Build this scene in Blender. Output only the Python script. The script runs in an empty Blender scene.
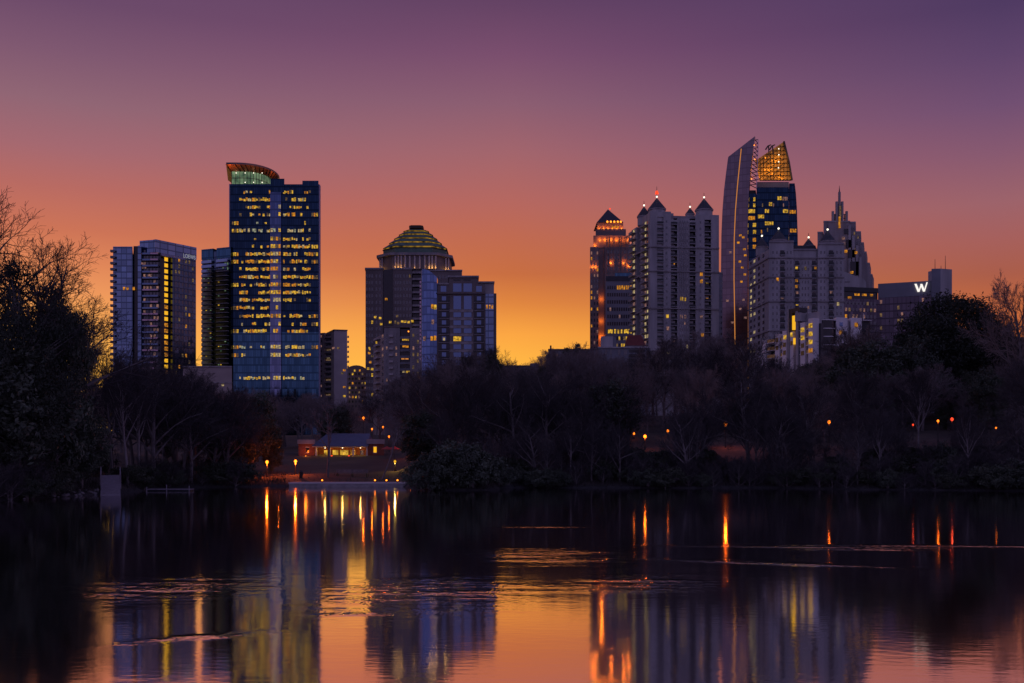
import bpy, math, random
from mathutils import Vector, Matrix, noise
R = random.Random(7)
F, HOR, CZ = 1000.0, 460.5, 3.6          # focal length in pixels, eye-level row, eye height above the lake
def PX(px, Y): return (px - 512.0) / F * Y
def PZ(py, Y): return CZ + (HOR - py) / F * Y

scn = bpy.context.scene
col = scn.collection
# ------------------------------------------------------------------ camera, world, sun, exposure
cam = bpy.data.objects.new('camera', bpy.data.cameras.new('camera'))
col.objects.link(cam)
cam.location = (0, 0, CZ)
cam.rotation_euler = (math.radians(90), 0, 0)
cam.data.sensor_width = 36.0
cam.data.lens = 36.0 * F / 1024.0
cam.data.shift_y = (HOR - 341.5) / 1024.0
cam.data.clip_end = 20000
cam.data.clip_start = 0.2
scn.camera = cam

SUN_EL, SUN_AZ = math.radians(1.0), math.radians(0.5)   # just at the horizon, straight ahead behind the skyline
def srgb(r, g, b):
    def c(x):
        x /= 255.0
        return x / 12.92 if x <= 0.04045 else ((x + 0.055) / 1.055) ** 2.4
    return (c(r), c(g), c(b), 1.0)
world = bpy.data.worlds.new('World'); scn.world = world
world.use_nodes = True
nt = world.node_tree; nt.nodes.clear()
def N(nt, t, **kw):
    n = nt.nodes.new(t)
    for k, v in kw.items(): setattr(n, k, v)
    return n
def ramp(nt, stops, interp='LINEAR'):
    n = N(nt, 'ShaderNodeValToRGB'); cr = n.color_ramp; cr.interpolation = interp
    while len(cr.elements) < len(stops): cr.elements.new(0.5)
    for e, (p, c) in zip(cr.elements, stops): e.position = p; e.color = c
    return n
L = nt.links
tc = N(nt, 'ShaderNodeTexCoord')
sep = N(nt, 'ShaderNodeSeparateXYZ'); L.new(tc.outputs['Generated'], sep.inputs[0])
# colour against elevation (sine), measured for three bearings: left of, at and right of the skyline's middle
def zz(x, y):
    a, e = (x - 512) / F, (HOR - y) / F
    return e / math.sqrt(1 + a * a + e * e)
up_ = [(0.62, srgb(78, 64, 112)), (1.0, srgb(84, 84, 132))]
def bearing(x, rows): return ramp(nt, sorted([(zz(x, y), srgb(*c)) for y, c in rows], key=lambda q: q[0]) + up_)
mid = bearing(512, [(466, (255, 196, 78)), (365, (254, 182, 68)), (334, (249, 164, 66)), (304, (222, 132, 62)), (274, (198, 108, 64)), (236, (190, 104, 80)), (204, (181, 102, 94)),
                    (152, (161, 100, 108)), (104, (139, 93, 113)), (54, (121, 77, 109)), (2, (99, 65, 99))])
lef = bearing(93, [(466, (255, 196, 78)), (385, (254, 186, 72)), (335, (250, 172, 82)), (291, (236, 150, 92)), (262, (222, 132, 88)), (232, (204, 115, 86)), (190, (184, 106, 98)), (150, (164, 104, 112)),
                   (104, (144, 101, 116)), (54, (126, 87, 112)), (2, (107, 73, 105))])
rig = bearing(996, [(466, (236, 140, 52)), (360, (226, 124, 54)), (335, (212, 112, 56)), (304, (190, 101, 62)), (274, (169, 92, 73)), (238, (165, 95, 92)), (202, (156, 98, 106)), (152, (134, 88, 112)),
                    (104, (112, 78, 113)), (54, (94, 67, 106)), (2, (78, 57, 97))])
east = ramp(nt, [(0.0, srgb(112, 100, 144)), (0.15, srgb(134, 115, 162)), (0.35, srgb(118, 115, 168)), (1.0, srgb(84, 84, 132))])
for r in (mid, lef, rig, east): L.new(sep.outputs['Z'], r.inputs['Fac'])
sc2 = N(nt, 'ShaderNodeCombineXYZ'); L.new(sep.outputs['X'], sc2.inputs[0]); L.new(sep.outputs['Y'], sc2.inputs[1])
nrm = N(nt, 'ShaderNodeVectorMath', operation='NORMALIZE'); L.new(sc2.outputs[0], nrm.inputs[0])
hs = N(nt, 'ShaderNodeSeparateXYZ'); L.new(nrm.outputs[0], hs.inputs[0])
def mixer(sock, a, b, A, B, kind='LINEAR'):
    m_ = N(nt, 'ShaderNodeMapRange', interpolation_type=kind); L.new(sock, m_.inputs['Value'])
    m_.inputs['From Min'].default_value = a; m_.inputs['From Max'].default_value = b
    x_ = N(nt, 'ShaderNodeMix', data_type='RGBA'); L.new(m_.outputs[0], x_.inputs['Factor']); L.new(A, x_.inputs['A']); L.new(B, x_.inputs['B'])
    return x_.outputs['Result']
wl = mixer(hs.outputs['X'], -0.387, 0.0, lef.outputs[0], mid.outputs[0])
wr = mixer(hs.outputs['X'], 0.0, 0.436, wl, rig.outputs[0])
fin = mixer(hs.outputs['Y'], -0.35, 0.78, east.outputs[0], wr, 'SMOOTHSTEP')
sky = N(nt, 'ShaderNodeTexSky', sky_type='NISHITA')
sky.sun_disc = False; sky.sun_elevation = SUN_EL; sky.sun_rotation = SUN_AZ; sky.dust_density = 2.0
bg = N(nt, 'ShaderNodeBackground'); bg.inputs['Strength'].default_value = 1.0
bg2 = N(nt, 'ShaderNodeBackground'); bg2.inputs['Strength'].default_value = 0.002
L.new(fin, bg.inputs['Color']); L.new(sky.outputs[0], bg2.inputs['Color'])
ad = N(nt, 'ShaderNodeAddShader'); L.new(bg.outputs[0], ad.inputs[0]); L.new(bg2.outputs[0], ad.inputs[1])
out = N(nt, 'ShaderNodeOutputWorld'); L.new(ad.outputs[0], out.inputs['Surface'])

sun = bpy.data.objects.new('sun', bpy.data.lights.new('sun', 'SUN')); col.objects.link(sun)
sun.data.energy = 0.25; sun.data.angle = math.radians(3); sun.data.color = (1.0, 0.5, 0.2)
sd = Vector((math.sin(SUN_AZ) * math.cos(SUN_EL), math.cos(SUN_AZ) * math.cos(SUN_EL), math.sin(SUN_EL)))
sun.rotation_euler = sd.to_track_quat('Z', 'Y').to_euler()
scn.view_settings.view_transform = 'Standard'
scn.view_settings.look = 'None'
scn.view_settings.exposure = 0.0
scn.view_settings.gamma = 1.0
scn.render.engine = 'CYCLES'
scn.cycles.use_denoising = True
scn.cycles.max_bounces = 5
scn.cycles.sample_clamp_indirect = 6.0
scn.render.film_transparent = False

# ------------------------------------------------------------------ helpers
def tag(o, label=None, cat=None, group=None, kind=None):
    if label: o['label'] = label
    if cat: o['category'] = cat
    if group: o['group'] = group
    if kind: o['kind'] = kind
    return o
def empty(name, loc, rz=0.0):
    o = bpy.data.objects.new(name, None); col.objects.link(o)
    o.location = loc; o.rotation_euler = (0, 0, rz); o.empty_display_size = 0.5
    return o
class MB:
    def __init__(s): s.v = []; s.f = []; s.m = []; s.mats = []
    def mi(s, m):
        if m not in s.mats: s.mats.append(m)
        return s.mats.index(m)
    def face(s, pts, m):
        i = len(s.v); s.v += [tuple(p) for p in pts]; s.f.append(tuple(range(i, i + len(pts)))); s.m.append(s.mi(m))
    def hexa(s, b, t, m):
        """b, t: four bottom and four top points, counter-clockwise seen from above"""
        i = len(s.v); s.v += [tuple(p) for p in b] + [tuple(p) for p in t]; k = s.mi(m)
        for q in ((3, 2, 1, 0), (4, 5, 6, 7), (0, 1, 5, 4), (1, 2, 6, 5), (2, 3, 7, 6), (3, 0, 4, 7)):
            s.f.append(tuple(i + j for j in q)); s.m.append(k)
    def box(s, x0, x1, y0, y1, z0, z1, m):
        s.hexa([(x0, y0, z0), (x1, y0, z0), (x1, y1, z0), (x0, y1, z0)], [(x0, y0, z1), (x1, y0, z1), (x1, y1, z1), (x0, y1, z1)], m)
    def prism(s, base, z0, z1, m, top=None, caps=True):
        """base: xy outline; top: another outline of the same length, or None"""
        top = top or base; n = len(base); i = len(s.v); k = s.mi(m)
        s.v += [(p[0], p[1], z0) for p in base] + [(p[0], p[1], z1) for p in top]
        for j in range(n):
            j2 = (j + 1) % n; s.f.append((i + j, i + j2, i + n + j2, i + n + j)); s.m.append(k)
        if caps:
            s.f.append(tuple(i + j for j in reversed(range(n)))); s.m.append(k)
            s.f.append(tuple(i + n + j for j in range(n))); s.m.append(k)
    def cone(s, cx, cy, r0, r1, z0, z1, n, m, ph=0.0):
        a = [(cx + r0 * math.cos(ph + 2 * math.pi * j / n), cy + r0 * math.sin(ph + 2 * math.pi * j / n)) for j in range(n)]
        b = [(cx + r1 * math.cos(ph + 2 * math.pi * j / n), cy + r1 * math.sin(ph + 2 * math.pi * j / n)) for j in range(n)]
        s.prism(a, z0, z1, m, b)
    def tube(s, pts, rad, n, m):
        """tapered tube through the points"""
        k = s.mi(m); base = len(s.v); up = Vector((0.31, 0.17, 0.93))
        for i, p in enumerate(pts):
            d = (pts[min(i + 1, len(pts) - 1)] - pts[max(i - 1, 0)])
            if d.length < 1e-6: d = Vector((0, 0, 1))
            d.normalize(); a = d.cross(up)
            if a.length < 0.05: a = d.cross(Vector((1, 0, 0)))
            a.normalize(); b = d.cross(a); r = rad[i]
            for j in range(n):
                t = 2 * math.pi * j / n; q = p + a * (r * math.cos(t)) + b * (r * math.sin(t)); s.v.append((q.x, q.y, q.z))
        for i in range(len(pts) - 1):
            for j in range(n):
                j2 = (j + 1) % n; o = base + i * n
                s.f.append((o + j, o + j2, o + n + j2, o + n + j)); s.m.append(k)
    def ball(s, c, r, m, nu=10, nv=6, sz=1.0):
        k = s.mi(m); i = len(s.v)
        for a in range(nv + 1):
            th = math.pi * a / nv
            for b in range(nu):
                ph = 2 * math.pi * b / nu
                s.v.append((c[0] + r * math.sin(th) * math.cos(ph), c[1] + r * math.sin(th) * math.sin(ph), c[2] - r * sz * math.cos(th)))
        for a in range(nv):
            for b in range(nu):
                b2 = (b + 1) % nu
                s.f.append((i + a * nu + b, i + a * nu + b2, i + (a + 1) * nu + b2, i + (a + 1) * nu + b)); s.m.append(k)
    def mesh(s, name, off=(0, 0, 0)):
        me = bpy.data.meshes.new(name)
        me.from_pydata([(v[0] - off[0], v[1] - off[1], v[2] - off[2]) for v in s.v], [], s.f)
        for m in s.mats: me.materials.append(m)
        me.polygons.foreach_set('material_index', s.m); me.update()
        return me
    def build(s, name, parent=None, off=None, kind=None):
        off = off if off is not None else (tuple(parent.location) if parent else (0, 0, 0))
        o = bpy.data.objects.new(name, s.mesh(name, off)); col.objects.link(o)
        if parent: o.parent = parent
        else: o.location = off
        if kind: o['kind'] = kind
        return o

# ------------------------------------------------------------------ materials
def princ(name, base, rough=0.8, metal=0.0, ior=1.45, var=0.0, vscale=0.3, bump=0.0, bscale=2.0, stretch=(1, 1, 1), c2=None):
    m = bpy.data.materials.new(name); m.use_nodes = True; t = m.node_tree; p = t.nodes['Principled BSDF']
    p.inputs['Base Color'].default_value = (*base[:3], 1); p.inputs['Roughness'].default_value = rough
    p.inputs['Metallic'].default_value = metal; p.inputs['IOR'].default_value = ior
    if var or bump:
        g = N(t, 'ShaderNodeNewGeometry'); mp = N(t, 'ShaderNodeMapping'); t.links.new(g.outputs['Position'], mp.inputs['Vector'])
        mp.inputs['Scale'].default_value = stretch
    if var:
        nz = N(t, 'ShaderNodeTexNoise'); nz.inputs['Scale'].default_value = vscale; nz.inputs['Detail'].default_value = 5
        t.links.new(mp.outputs[0], nz.inputs['Vector'])
        lo = tuple(x * (1 - var) for x in base[:3]) + (1,); hi = tuple(min(1, x * (1 + var)) for x in (c2 or base)[:3]) + (1,)
        rp = ramp(t, [(0.3, lo), (0.7, hi)]); t.links.new(nz.outputs[0], rp.inputs[0]); t.links.new(rp.outputs[0], p.inputs['Base Color'])
    if bump:
        nb = N(t, 'ShaderNodeTexNoise'); nb.inputs['Scale'].default_value = bscale; nb.inputs['Detail'].default_value = 3
        t.links.new(mp.outputs[0], nb.inputs['Vector'])
        bp = N(t, 'ShaderNodeBump'); bp.inputs['Strength'].default_value = bump; bp.inputs['Distance'].default_value = 0.3
        t.links.new(nb.outputs[0], bp.inputs['Height']); t.links.new(bp.outputs[0], p.inputs['Normal'])
    return m
def facade(name, base, floor=4.0, bay=1.6, line=0.55, rough=0.12, metal=1.0, tilt=0.02, lw=0.12, spread=.26):
    """coated curtain-wall glass: floor lines and mullion lines, every pane a little off the plane"""
    m = bpy.data.materials.new(name); m.use_nodes = True; t = m.node_tree; p = t.nodes['Principled BSDF']
    p.inputs['Metallic'].default_value = metal; p.inputs['Roughness'].default_value = rough; p.inputs['IOR'].default_value = 1.7
    g = N(t, 'ShaderNodeNewGeometry'); sp = N(t, 'ShaderNodeSeparateXYZ'); t.links.new(g.outputs['Position'], sp.inputs[0])
    def cell(sock, size):
        d = N(t, 'ShaderNodeMath', operation='DIVIDE'); t.links.new(sock, d.inputs[0]); d.inputs[1].default_value = size
        fr = N(t, 'ShaderNodeMath', operation='FRACT'); t.links.new(d.outputs[0], fr.inputs[0])
        fl = N(t, 'ShaderNodeMath', operation='FLOOR'); t.links.new(d.outputs[0], fl.inputs[0])
        return fr.outputs[0], fl.outputs[0]
    fz, iz = cell(sp.outputs['Z'], floor); fx, ix = cell(sp.outputs['X'], bay)
    a = N(t, 'ShaderNodeMath', operation='LESS_THAN'); t.links.new(fz, a.inputs[0]); a.inputs[1].default_value = lw * 1.6
    b = N(t, 'ShaderNodeMath', operation='LESS_THAN'); t.links.new(fx, b.inputs[0]); b.inputs[1].default_value = lw
    mx = N(t, 'ShaderNodeMath', operation='MAXIMUM'); t.links.new(a.outputs[0], mx.inputs[0]); t.links.new(b.outputs[0], mx.inputs[1])
    cb = N(t, 'ShaderNodeCombineXYZ'); t.links.new(ix, cb.inputs[0]); t.links.new(iz, cb.inputs[2])
    wn = N(t, 'ShaderNodeTexWhiteNoise'); t.links.new(cb.outputs[0], wn.inputs['Vector'])
    mr = N(t, 'ShaderNodeMapRange'); t.links.new(wn.outputs['Value'], mr.inputs['Value'])
    mr.inputs['To Min'].default_value = 1 - spread; mr.inputs['To Max'].default_value = 1 + spread
    vm = N(t, 'ShaderNodeVectorMath', operation='SCALE'); vm.inputs[0].default_value = base[:3]; t.links.new(mr.outputs[0], vm.inputs['Scale'])
    mc = N(t, 'ShaderNodeMix', data_type='RGBA'); t.links.new(mx.outputs[0], mc.inputs['Factor'])
    t.links.new(vm.outputs[0], mc.inputs['A']); mc.inputs['B'].default_value = (*[x * line for x in base[:3]], 1)
    t.links.new(mc.outputs['Result'], p.inputs['Base Color'])
    sb = N(t, 'ShaderNodeVectorMath', operation='SUBTRACT'); t.links.new(wn.outputs['Color'], sb.inputs[0]); sb.inputs[1].default_value = (.5, .5, .5)
    scv = N(t, 'ShaderNodeVectorMath', operation='SCALE'); t.links.new(sb.outputs[0], scv.inputs[0]); scv.inputs['Scale'].default_value = tilt * 2
    av = N(t, 'ShaderNodeVectorMath', operation='ADD'); t.links.new(g.outputs['Normal'], av.inputs[0]); t.links.new(scv.outputs[0], av.inputs[1])
    nv = N(t, 'ShaderNodeVectorMath', operation='NORMALIZE'); t.links.new(av.outputs[0], nv.inputs[0]); t.links.new(nv.outputs[0], p.inputs['Normal'])
    return m
def emis(name, c, strength, lo=None, scale=0.9, sample=False, th=(0.35, 0.65)):
    """a thing that gives off light; lit rooms vary inside the window (blinds, ceilings, furniture)"""
    m = bpy.data.materials.new(name); m.use_nodes = True; t = m.node_tree; t.nodes.clear()
    e = N(t, 'ShaderNodeEmission'); e.inputs['Strength'].default_value = strength; e.inputs['Color'].default_value = (*c[:3], 1)
    o = N(t, 'ShaderNodeOutputMaterial'); t.links.new(e.outputs[0], o.inputs[0])
    if lo is not None:
        g = N(t, 'ShaderNodeNewGeometry'); nz = N(t, 'ShaderNodeTexNoise'); nz.inputs['Scale'].default_value = scale; nz.inputs['Detail'].default_value = 2
        t.links.new(g.outputs['Position'], nz.inputs['Vector'])
        rp = ramp(t, [(th[0], (*[x for x in lo[:3]], 1)), (th[1], (*c[:3], 1))]); t.links.new(nz.outputs[0], rp.inputs[0]); t.links.new(rp.outputs[0], e.inputs['Color'])
    if not sample: m.cycles.emission_sampling = 'NONE'
    return m
M = {}
M['concrete'] = princ('pale_concrete', (0.37, 0.345, 0.35), 0.85, var=0.24, vscale=0.35, stretch=(1, 1, .12))
M['stone'] = princ('mauve_stone', (0.30, 0.265, 0.27), 0.85, var=0.26, vscale=0.35, stretch=(1, 1, .12))
M['darkstone'] = princ('brown_granite', (0.17, 0.135, 0.13), 0.6, var=0.2, vscale=0.1)
M['beige'] = princ('beige_render', (0.38, 0.30, 0.28), 0.85, var=0.12, vscale=0.12)
M['cream'] = princ('pale_cladding', (0.5, 0.43, 0.43), 0.8, var=0.1, vscale=0.15)
M['grey'] = princ('grey_concrete', (0.2, 0.2, 0.23), 0.85, var=0.15, vscale=0.12)
M['darkmetal'] = princ('dark_metal', (0.025, 0.025, 0.03), 0.45, var=0.1)
M['roofdark'] = princ('dark_slate_roof', (0.045, 0.045, 0.055), 0.6, var=0.25, vscale=0.5)
M['roofred'] = princ('red_tiles', (0.16, 0.035, 0.03), 0.8, var=0.2, vscale=0.6)
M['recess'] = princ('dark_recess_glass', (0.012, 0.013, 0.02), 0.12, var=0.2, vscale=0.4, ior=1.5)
M['glassdim'] = princ('dim_window_glass', (0.03, 0.035, 0.05), 0.1, ior=1.9, bump=0.05, bscale=0.5)
M['glassblue'] = princ('blue_window_glass', (0.13, 0.19, 0.31), 0.12, metal=1.0, bump=0.06, bscale=0.4)
M['navy'] = facade('navy_curtain_wall', (0.022, 0.044, 0.078), 4.65, 1.35, 0.5)
M['teal'] = facade('teal_curtain_wall', (0.055, 0.125, 0.19), 4.65, 1.35, 0.6)
M['bayhigh'] = facade('deep_blue_bay_glass', (0.085, 0.12, 0.22), 4.65, 1.6, 0.7)
M['bayglass'] = facade('lavender_curtain_wall', (0.165, 0.2, 0.32), 4.65, 1.6, 0.7)
M['slateglass'] = facade('slate_blue_glass', (0.075, 0.11, 0.165), 3.4, 1.8, 0.55)
M['skyglass'] = facade('sky_blue_glass', (0.13, 0.20, 0.36), 4.0, 1.7, 0.6)
M['bluebands'] = facade('blue_glass_with_floor_bands', (0.17, 0.24, 0.36), 3.4, 3.0, 0.45)
M['purpleglass'] = facade('violet_curtain_wall', (0.185, 0.135, 0.15), 4.2, 2.4, 0.75, tilt=0.006, lw=.08, spread=.12)
M['hotelglass'] = facade('dusky_hotel_glass', (0.085, 0.075, 0.095), 3.3, 1.7, 0.55)
M['sunsetpink'] = princ('rose_sunset_tint', (0.45, 0.30, 0.36), 0.15, metal=0.9, bump=0.15, bscale=0.8)  # pink of the reflected sunset is put into the railing colour
M['lilac'] = princ('lilac_panel', (0.36, 0.33, 0.45), 0.6, var=0.1)
M['copper'] = princ('copper_soffit', (0.5, 0.22, 0.12), 0.45, metal=0.4, var=0.15)
M['patina'] = princ('green_copper_roof', (0.10, 0.16, 0.12), 0.6, var=0.3, vscale=0.3)
M['bronze'] = princ('bronze_ribs', (0.06, 0.04, 0.03), 0.5, metal=0.5)
M['gold'] = princ('gilded_lattice', (0.8, 0.44, 0.07), 0.4, metal=0.6, var=0.25, vscale=0.5)
M['brick'] = princ('red_brick', (0.22, 0.075, 0.05), 0.85, var=0.25, vscale=3.0)
M['metalroof'] = princ('blue_grey_metal_roof', (0.11, 0.125, 0.19), 0.45, var=0.1, vscale=1.0)
M['trim'] = princ('white_trim', (0.7, 0.66, 0.62), 0.6, var=0.06)
M['wood'] = princ('weathered_wood', (0.22, 0.19, 0.2), 0.8, var=0.3, vscale=2.0)
M['dock'] = princ('pale_weathered_deck', (0.26, 0.225, 0.26), 0.8, var=0.2, vscale=3.0)
M['wallstone'] = princ('shore_wall_stone', (0.3, 0.26, 0.26), 0.85, var=0.25, vscale=1.5)
M['rock'] = princ('shore_rock', (0.15, 0.135, 0.14), 0.85, var=0.4, vscale=4.0)
M['bark'] = princ('grey_brown_bark', (0.15, 0.125, 0.125), 0.9, var=0.3, vscale=1.2)
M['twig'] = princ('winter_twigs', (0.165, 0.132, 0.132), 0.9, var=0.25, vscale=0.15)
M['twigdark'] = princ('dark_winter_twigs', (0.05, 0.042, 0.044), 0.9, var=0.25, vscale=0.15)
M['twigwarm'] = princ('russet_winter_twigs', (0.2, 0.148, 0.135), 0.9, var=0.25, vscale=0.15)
M['palebark'] = princ('pale_smooth_bark', (0.2, 0.17, 0.17), 0.85, var=0.3, vscale=1.0)
M['leaf'] = princ('dark_glossy_leaves', (0.06, 0.07, 0.046), 0.5, var=0.5, vscale=0.5)
M['leafdark'] = princ('blackish_evergreen_leaves', (0.032, 0.038, 0.026), 0.8, var=0.5, vscale=0.6)
M['leaf2'] = princ('dull_green_needles', (0.05, 0.055, 0.034), 0.7, var=0.45, vscale=0.4)
M['brush'] = princ('dry_brush', (0.035, 0.028, 0.026), 0.9, var=0.4, vscale=0.5)
M['yellow'] = emis('yellow_room_light', (0.80, 0.46, 0.045), 1.1, (0.15, 0.08, 0.012))
M['amber'] = emis('amber_room_light', (0.75, 0.28, 0.02), 1.0, (0.15, 0.06, 0.012))
M['railblue'] = princ('blue_balcony_glass', (0.24, 0.32, 0.46), 0.15, metal=1.0, bump=0.1, bscale=0.6)
M['white'] = princ('white_painted_wall', (0.76, 0.70, 0.70), 0.75, var=0.08, vscale=0.3, stretch=(1, 1, .2))
M['cool'] = emis('cool_room_light', (0.50, 0.50, 0.34), 0.8, (0.06, 0.065, 0.05))
M['cream_l'] = emis('pale_room_light', (0.62, 0.46, 0.22), 0.95, (0.12, 0.09, 0.05))
M['dimlit'] = emis('dim_room_light', (0.22, 0.13, 0.06), 0.8, (0.03, 0.025, 0.02))
M['roselit'] = emis('rosy_room_light', (0.42, 0.2, 0.16), 0.7, (0.06, 0.04, 0.05))
M['steady'] = emis('steady_yellow_light', (0.85, 0.42, 0.02), 1.1)
M['greenlit'] = emis('pale_green_lantern', (0.22, 0.32, 0.18), 0.8, (0.06, 0.11, 0.07), 0.25)
M['whitelamp'] = emis('white_lamp', (1, 0.9, 0.72), 2.0)
M['sign'] = emis('white_sign_light', (1, 0.93, 0.86), 1.1)
M['redlamp'] = emis('red_lamp', (1, 0.06, 0.02), 1.6)
M['orangebulb'] = emis('orange_bulb', (1, 0.25, 0.02), 3.0)
M['sodium'] = emis('sodium_lamp', (1, 0.20, 0.012), 5.0, sample=True)
M['sodium_dim'] = emis('small_sodium_lamp', (1, 0.2, 0.012), 2.6)
M['stripe'] = emis('orange_strip_light', (0.75, 0.27, 0.06), 0.75)
LITS = ['yellow', 'yellow', 'amber', 'cream_l']

# ------------------------------------------------------------------ the ground and the lake
def interp(pts, x):
    if x <= pts[0][0]: return pts[0][1]
    for (a, b), (c, d) in zip(pts, pts[1:]):
        if x <= c:
            t = (x - a) / (c - a); return b + (d - b) * t
    return pts[-1][1]
def sm(a, b, x):
    t = max(0.0, min(1.0, (x - a) / (b - a))); return t * t * (3 - 2 * t)
SHORE = [(-1400, 30), (-500, 46), (-150, 66), (0, 89), (60, 98), (100, 106), (130, 112), (150, 125), (200, 133), (280, 138), (405, 138), (415, 126),
         (440, 120), (490, 121), (505, 131), (620, 131), (680, 129), (760, 131), (850, 124), (1024, 117), (1300, 100), (1800, 70), (2600, 40)]
LEFTP = [(-40, -2.5), (-3, -1.0), (0, 0.05), (1.5, 0.45), (8, 1.0), (40, 2.7), (62, 4.6), (90, 5.6), (170, 10), (300, 15), (500, 17), (3000, 20)]
RIGHTP = [(-40, -2.5), (-3, -1.0), (0, 0.05), (1.5, 0.4), (6, 1.3), (30, 4.2), (110, 14.5), (180, 17), (500, 18), (3000, 20)]
def T(x, y):
    yy = max(y, 8.0); px = 512 + F * x / yy
    near = 1.3 * sm(4.5, 1.0, y) if y < 5 else 0.0
    d = y - interp(SHORE, px)
    w = sm(395, 470, px)
    h = interp(LEFTP, d) * (1 - w) + interp(RIGHTP, d) * w
    if d > 0: h += min(d, 12) / 12 * 0.5 * (noise.noise(Vector((x * 0.07, y * 0.07, 3))) + 0.5 * noise.noise(Vector((x * 0.23, y * 0.23, 9))))
    if d > -1 and d < 3: h += 0.15 * noise.noise(Vector((x * 0.8, y * 0.8, 5)))
    if y < 5: h = max(h, -2.5 + 2.5 * sm(5, 3.6, y) + near)
    return h
def axis(segs):
    o = []
    for a, b, st in segs:
        n = max(1, int(round((b - a) / st))); o += [a + (b - a) * i / n for i in range(n)]
    return o + [segs[-1][1]]
gx = axis([(-6000, -1000, 800), (-1000, -300, 60), (-300, -130, 12), (-130, 130, 2.6), (130, 300, 12), (300, 1000, 60), (1000, 6000, 800)])
gy = axis([(-400, -20, 60), (-20, 0, 4), (0, 8, 1), (8, 60, 5), (60, 145, 1.6), (145, 230, 4), (230, 420, 10), (420, 1000, 50), (1000, 9000, 900)])
gv = [(x, y, T(x, y)) for y in gy for x in gx]
nx = len(gx)
gf = [(j * nx + i, j * nx + i + 1, (j + 1) * nx + i + 1, (j + 1) * nx + i) for j in range(len(gy) - 1) for i in range(nx - 1)]
me = bpy.data.meshes.new('ground'); me.from_pydata(gv, [], gf); me.update()
me.polygons.foreach_set('use_smooth', [True] * len(gf))
ground = bpy.data.objects.new('ground', me); col.objects.link(ground)
gm = bpy.data.materials.new('winter_ground'); gm.use_nodes = True
t = gm.node_tree; p = t.nodes['Principled BSDF']; p.inputs['Roughness'].default_value = 0.95
g = N(t, 'ShaderNodeNewGeometry'); n1 = N(t, 'ShaderNodeTexNoise'); n1.inputs['Scale'].default_value = 0.12; n1.inputs['Detail'].default_value = 8
t.links.new(g.outputs['Position'], n1.inputs['Vector'])
rp = ramp(t, [(0.3, (0.028, 0.02, 0.016, 1)), (0.5, (0.055, 0.04, 0.03, 1)), (0.7, (0.085, 0.065, 0.045, 1))]); t.links.new(n1.outputs[0], rp.inputs[0])
sp = N(t, 'ShaderNodeSeparateXYZ'); t.links.new(g.outputs['Position'], sp.inputs[0])
mr = N(t, 'ShaderNodeMapRange'); t.links.new(sp.outputs['Z'], mr.inputs['Value']); mr.inputs['From Min'].default_value = 0.55; mr.inputs['From Max'].default_value = 0.3
n2 = N(t, 'ShaderNodeTexNoise'); n2.inputs['Scale'].default_value = 2.5; n2.inputs['Detail'].default_value = 6; t.links.new(g.outputs['Position'], n2.inputs['Vector'])
rp2 = ramp(t, [(0.35, (0.016, 0.014, 0.014, 1)), (0.65, (0.05, 0.043, 0.043, 1))]); t.links.new(n2.outputs[0], rp2.inputs[0])
mx = N(t, 'ShaderNodeMix', data_type='RGBA'); t.links.new(mr.outputs[0], mx.inputs['Factor']); t.links.new(rp.outputs[0], mx.inputs['A']); t.links.new(rp2.outputs[0], mx.inputs['B'])
t.links.new(mx.outputs['Result'], p.inputs['Base Color'])
bp = N(t, 'ShaderNodeBump'); bp.inputs['Strength'].default_value = 0.6; t.links.new(n2.outputs[0], bp.inputs['Height']); t.links.new(bp.outputs[0], p.inputs['Normal'])
me.materials.append(gm); tag(ground, kind='structure')

wm = bpy.data.materials.new('lake_water'); wm.use_nodes = True
t = wm.node_tree; t.nodes.clear(); lk = t.links
g = N(t, 'ShaderNodeNewGeometry')
def nz(scale, stretch, det, rot=0.0):
    mp = N(t, 'ShaderNodeMapping'); mp.inputs['Scale'].default_value = stretch; mp.inputs['Rotation'].default_value = (0, 0, rot)
    lk.new(g.outputs['Position'], mp.inputs['Vector'])
    n = N(t, 'ShaderNodeTexNoise'); n.inputs['Scale'].default_value = scale; n.inputs['Detail'].default_value = det; lk.new(mp.outputs[0], n.inputs['Vector'])
    return n.outputs[0]
def mth(op, a, b):
    n = N(t, 'ShaderNodeMath', operation=op)
    for i, s in enumerate((a, b)):
        if s is None: continue
        if isinstance(s, (int, float)): n.inputs[i].default_value = s
        else: lk.new(s, n.inputs[i])
    return n.outputs[0]
spw = N(t, 'ShaderNodeSeparateXYZ'); lk.new(g.outputs['Position'], spw.inputs[0])
wx, wy = spw.outputs['X'], spw.outputs['Y']
def blob(px, py, rx, ry, skew=0.0):
    """a gust patch on the water round the spot (real metres)"""
    Y = CZ * F / (py - HOR); X0 = PX(px, Y)
    dx = mth('DIVIDE', mth('SUBTRACT', wx, X0), rx)
    dy = mth('DIVIDE', mth('SUBTRACT', mth('SUBTRACT', wy, Y), mth('MULTIPLY', mth('SUBTRACT', wx, X0), skew)), ry)
    q = mth('ADD', mth('MULTIPLY', dx, dx), mth('MULTIPLY', dy, dy))
    return mth('POWER', 2.718, mth('MULTIPLY', q, -1.0))
patch = None
for b in ((165, 588, 2.6, 2.6, 0.15), (425, 592, 2.3, 3.0, 0.1), (650, 583, 2.2, 1.6, 0.35), (545, 555, 2.6, 3.0, 0), (200, 637, 1.1, 0.35, 0.5), (355, 615, 0.9, 0.5, 0.3)):
    q = blob(*b); patch = q if patch is None else mth('MAXIMUM', patch, q)
streaks = None
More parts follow.
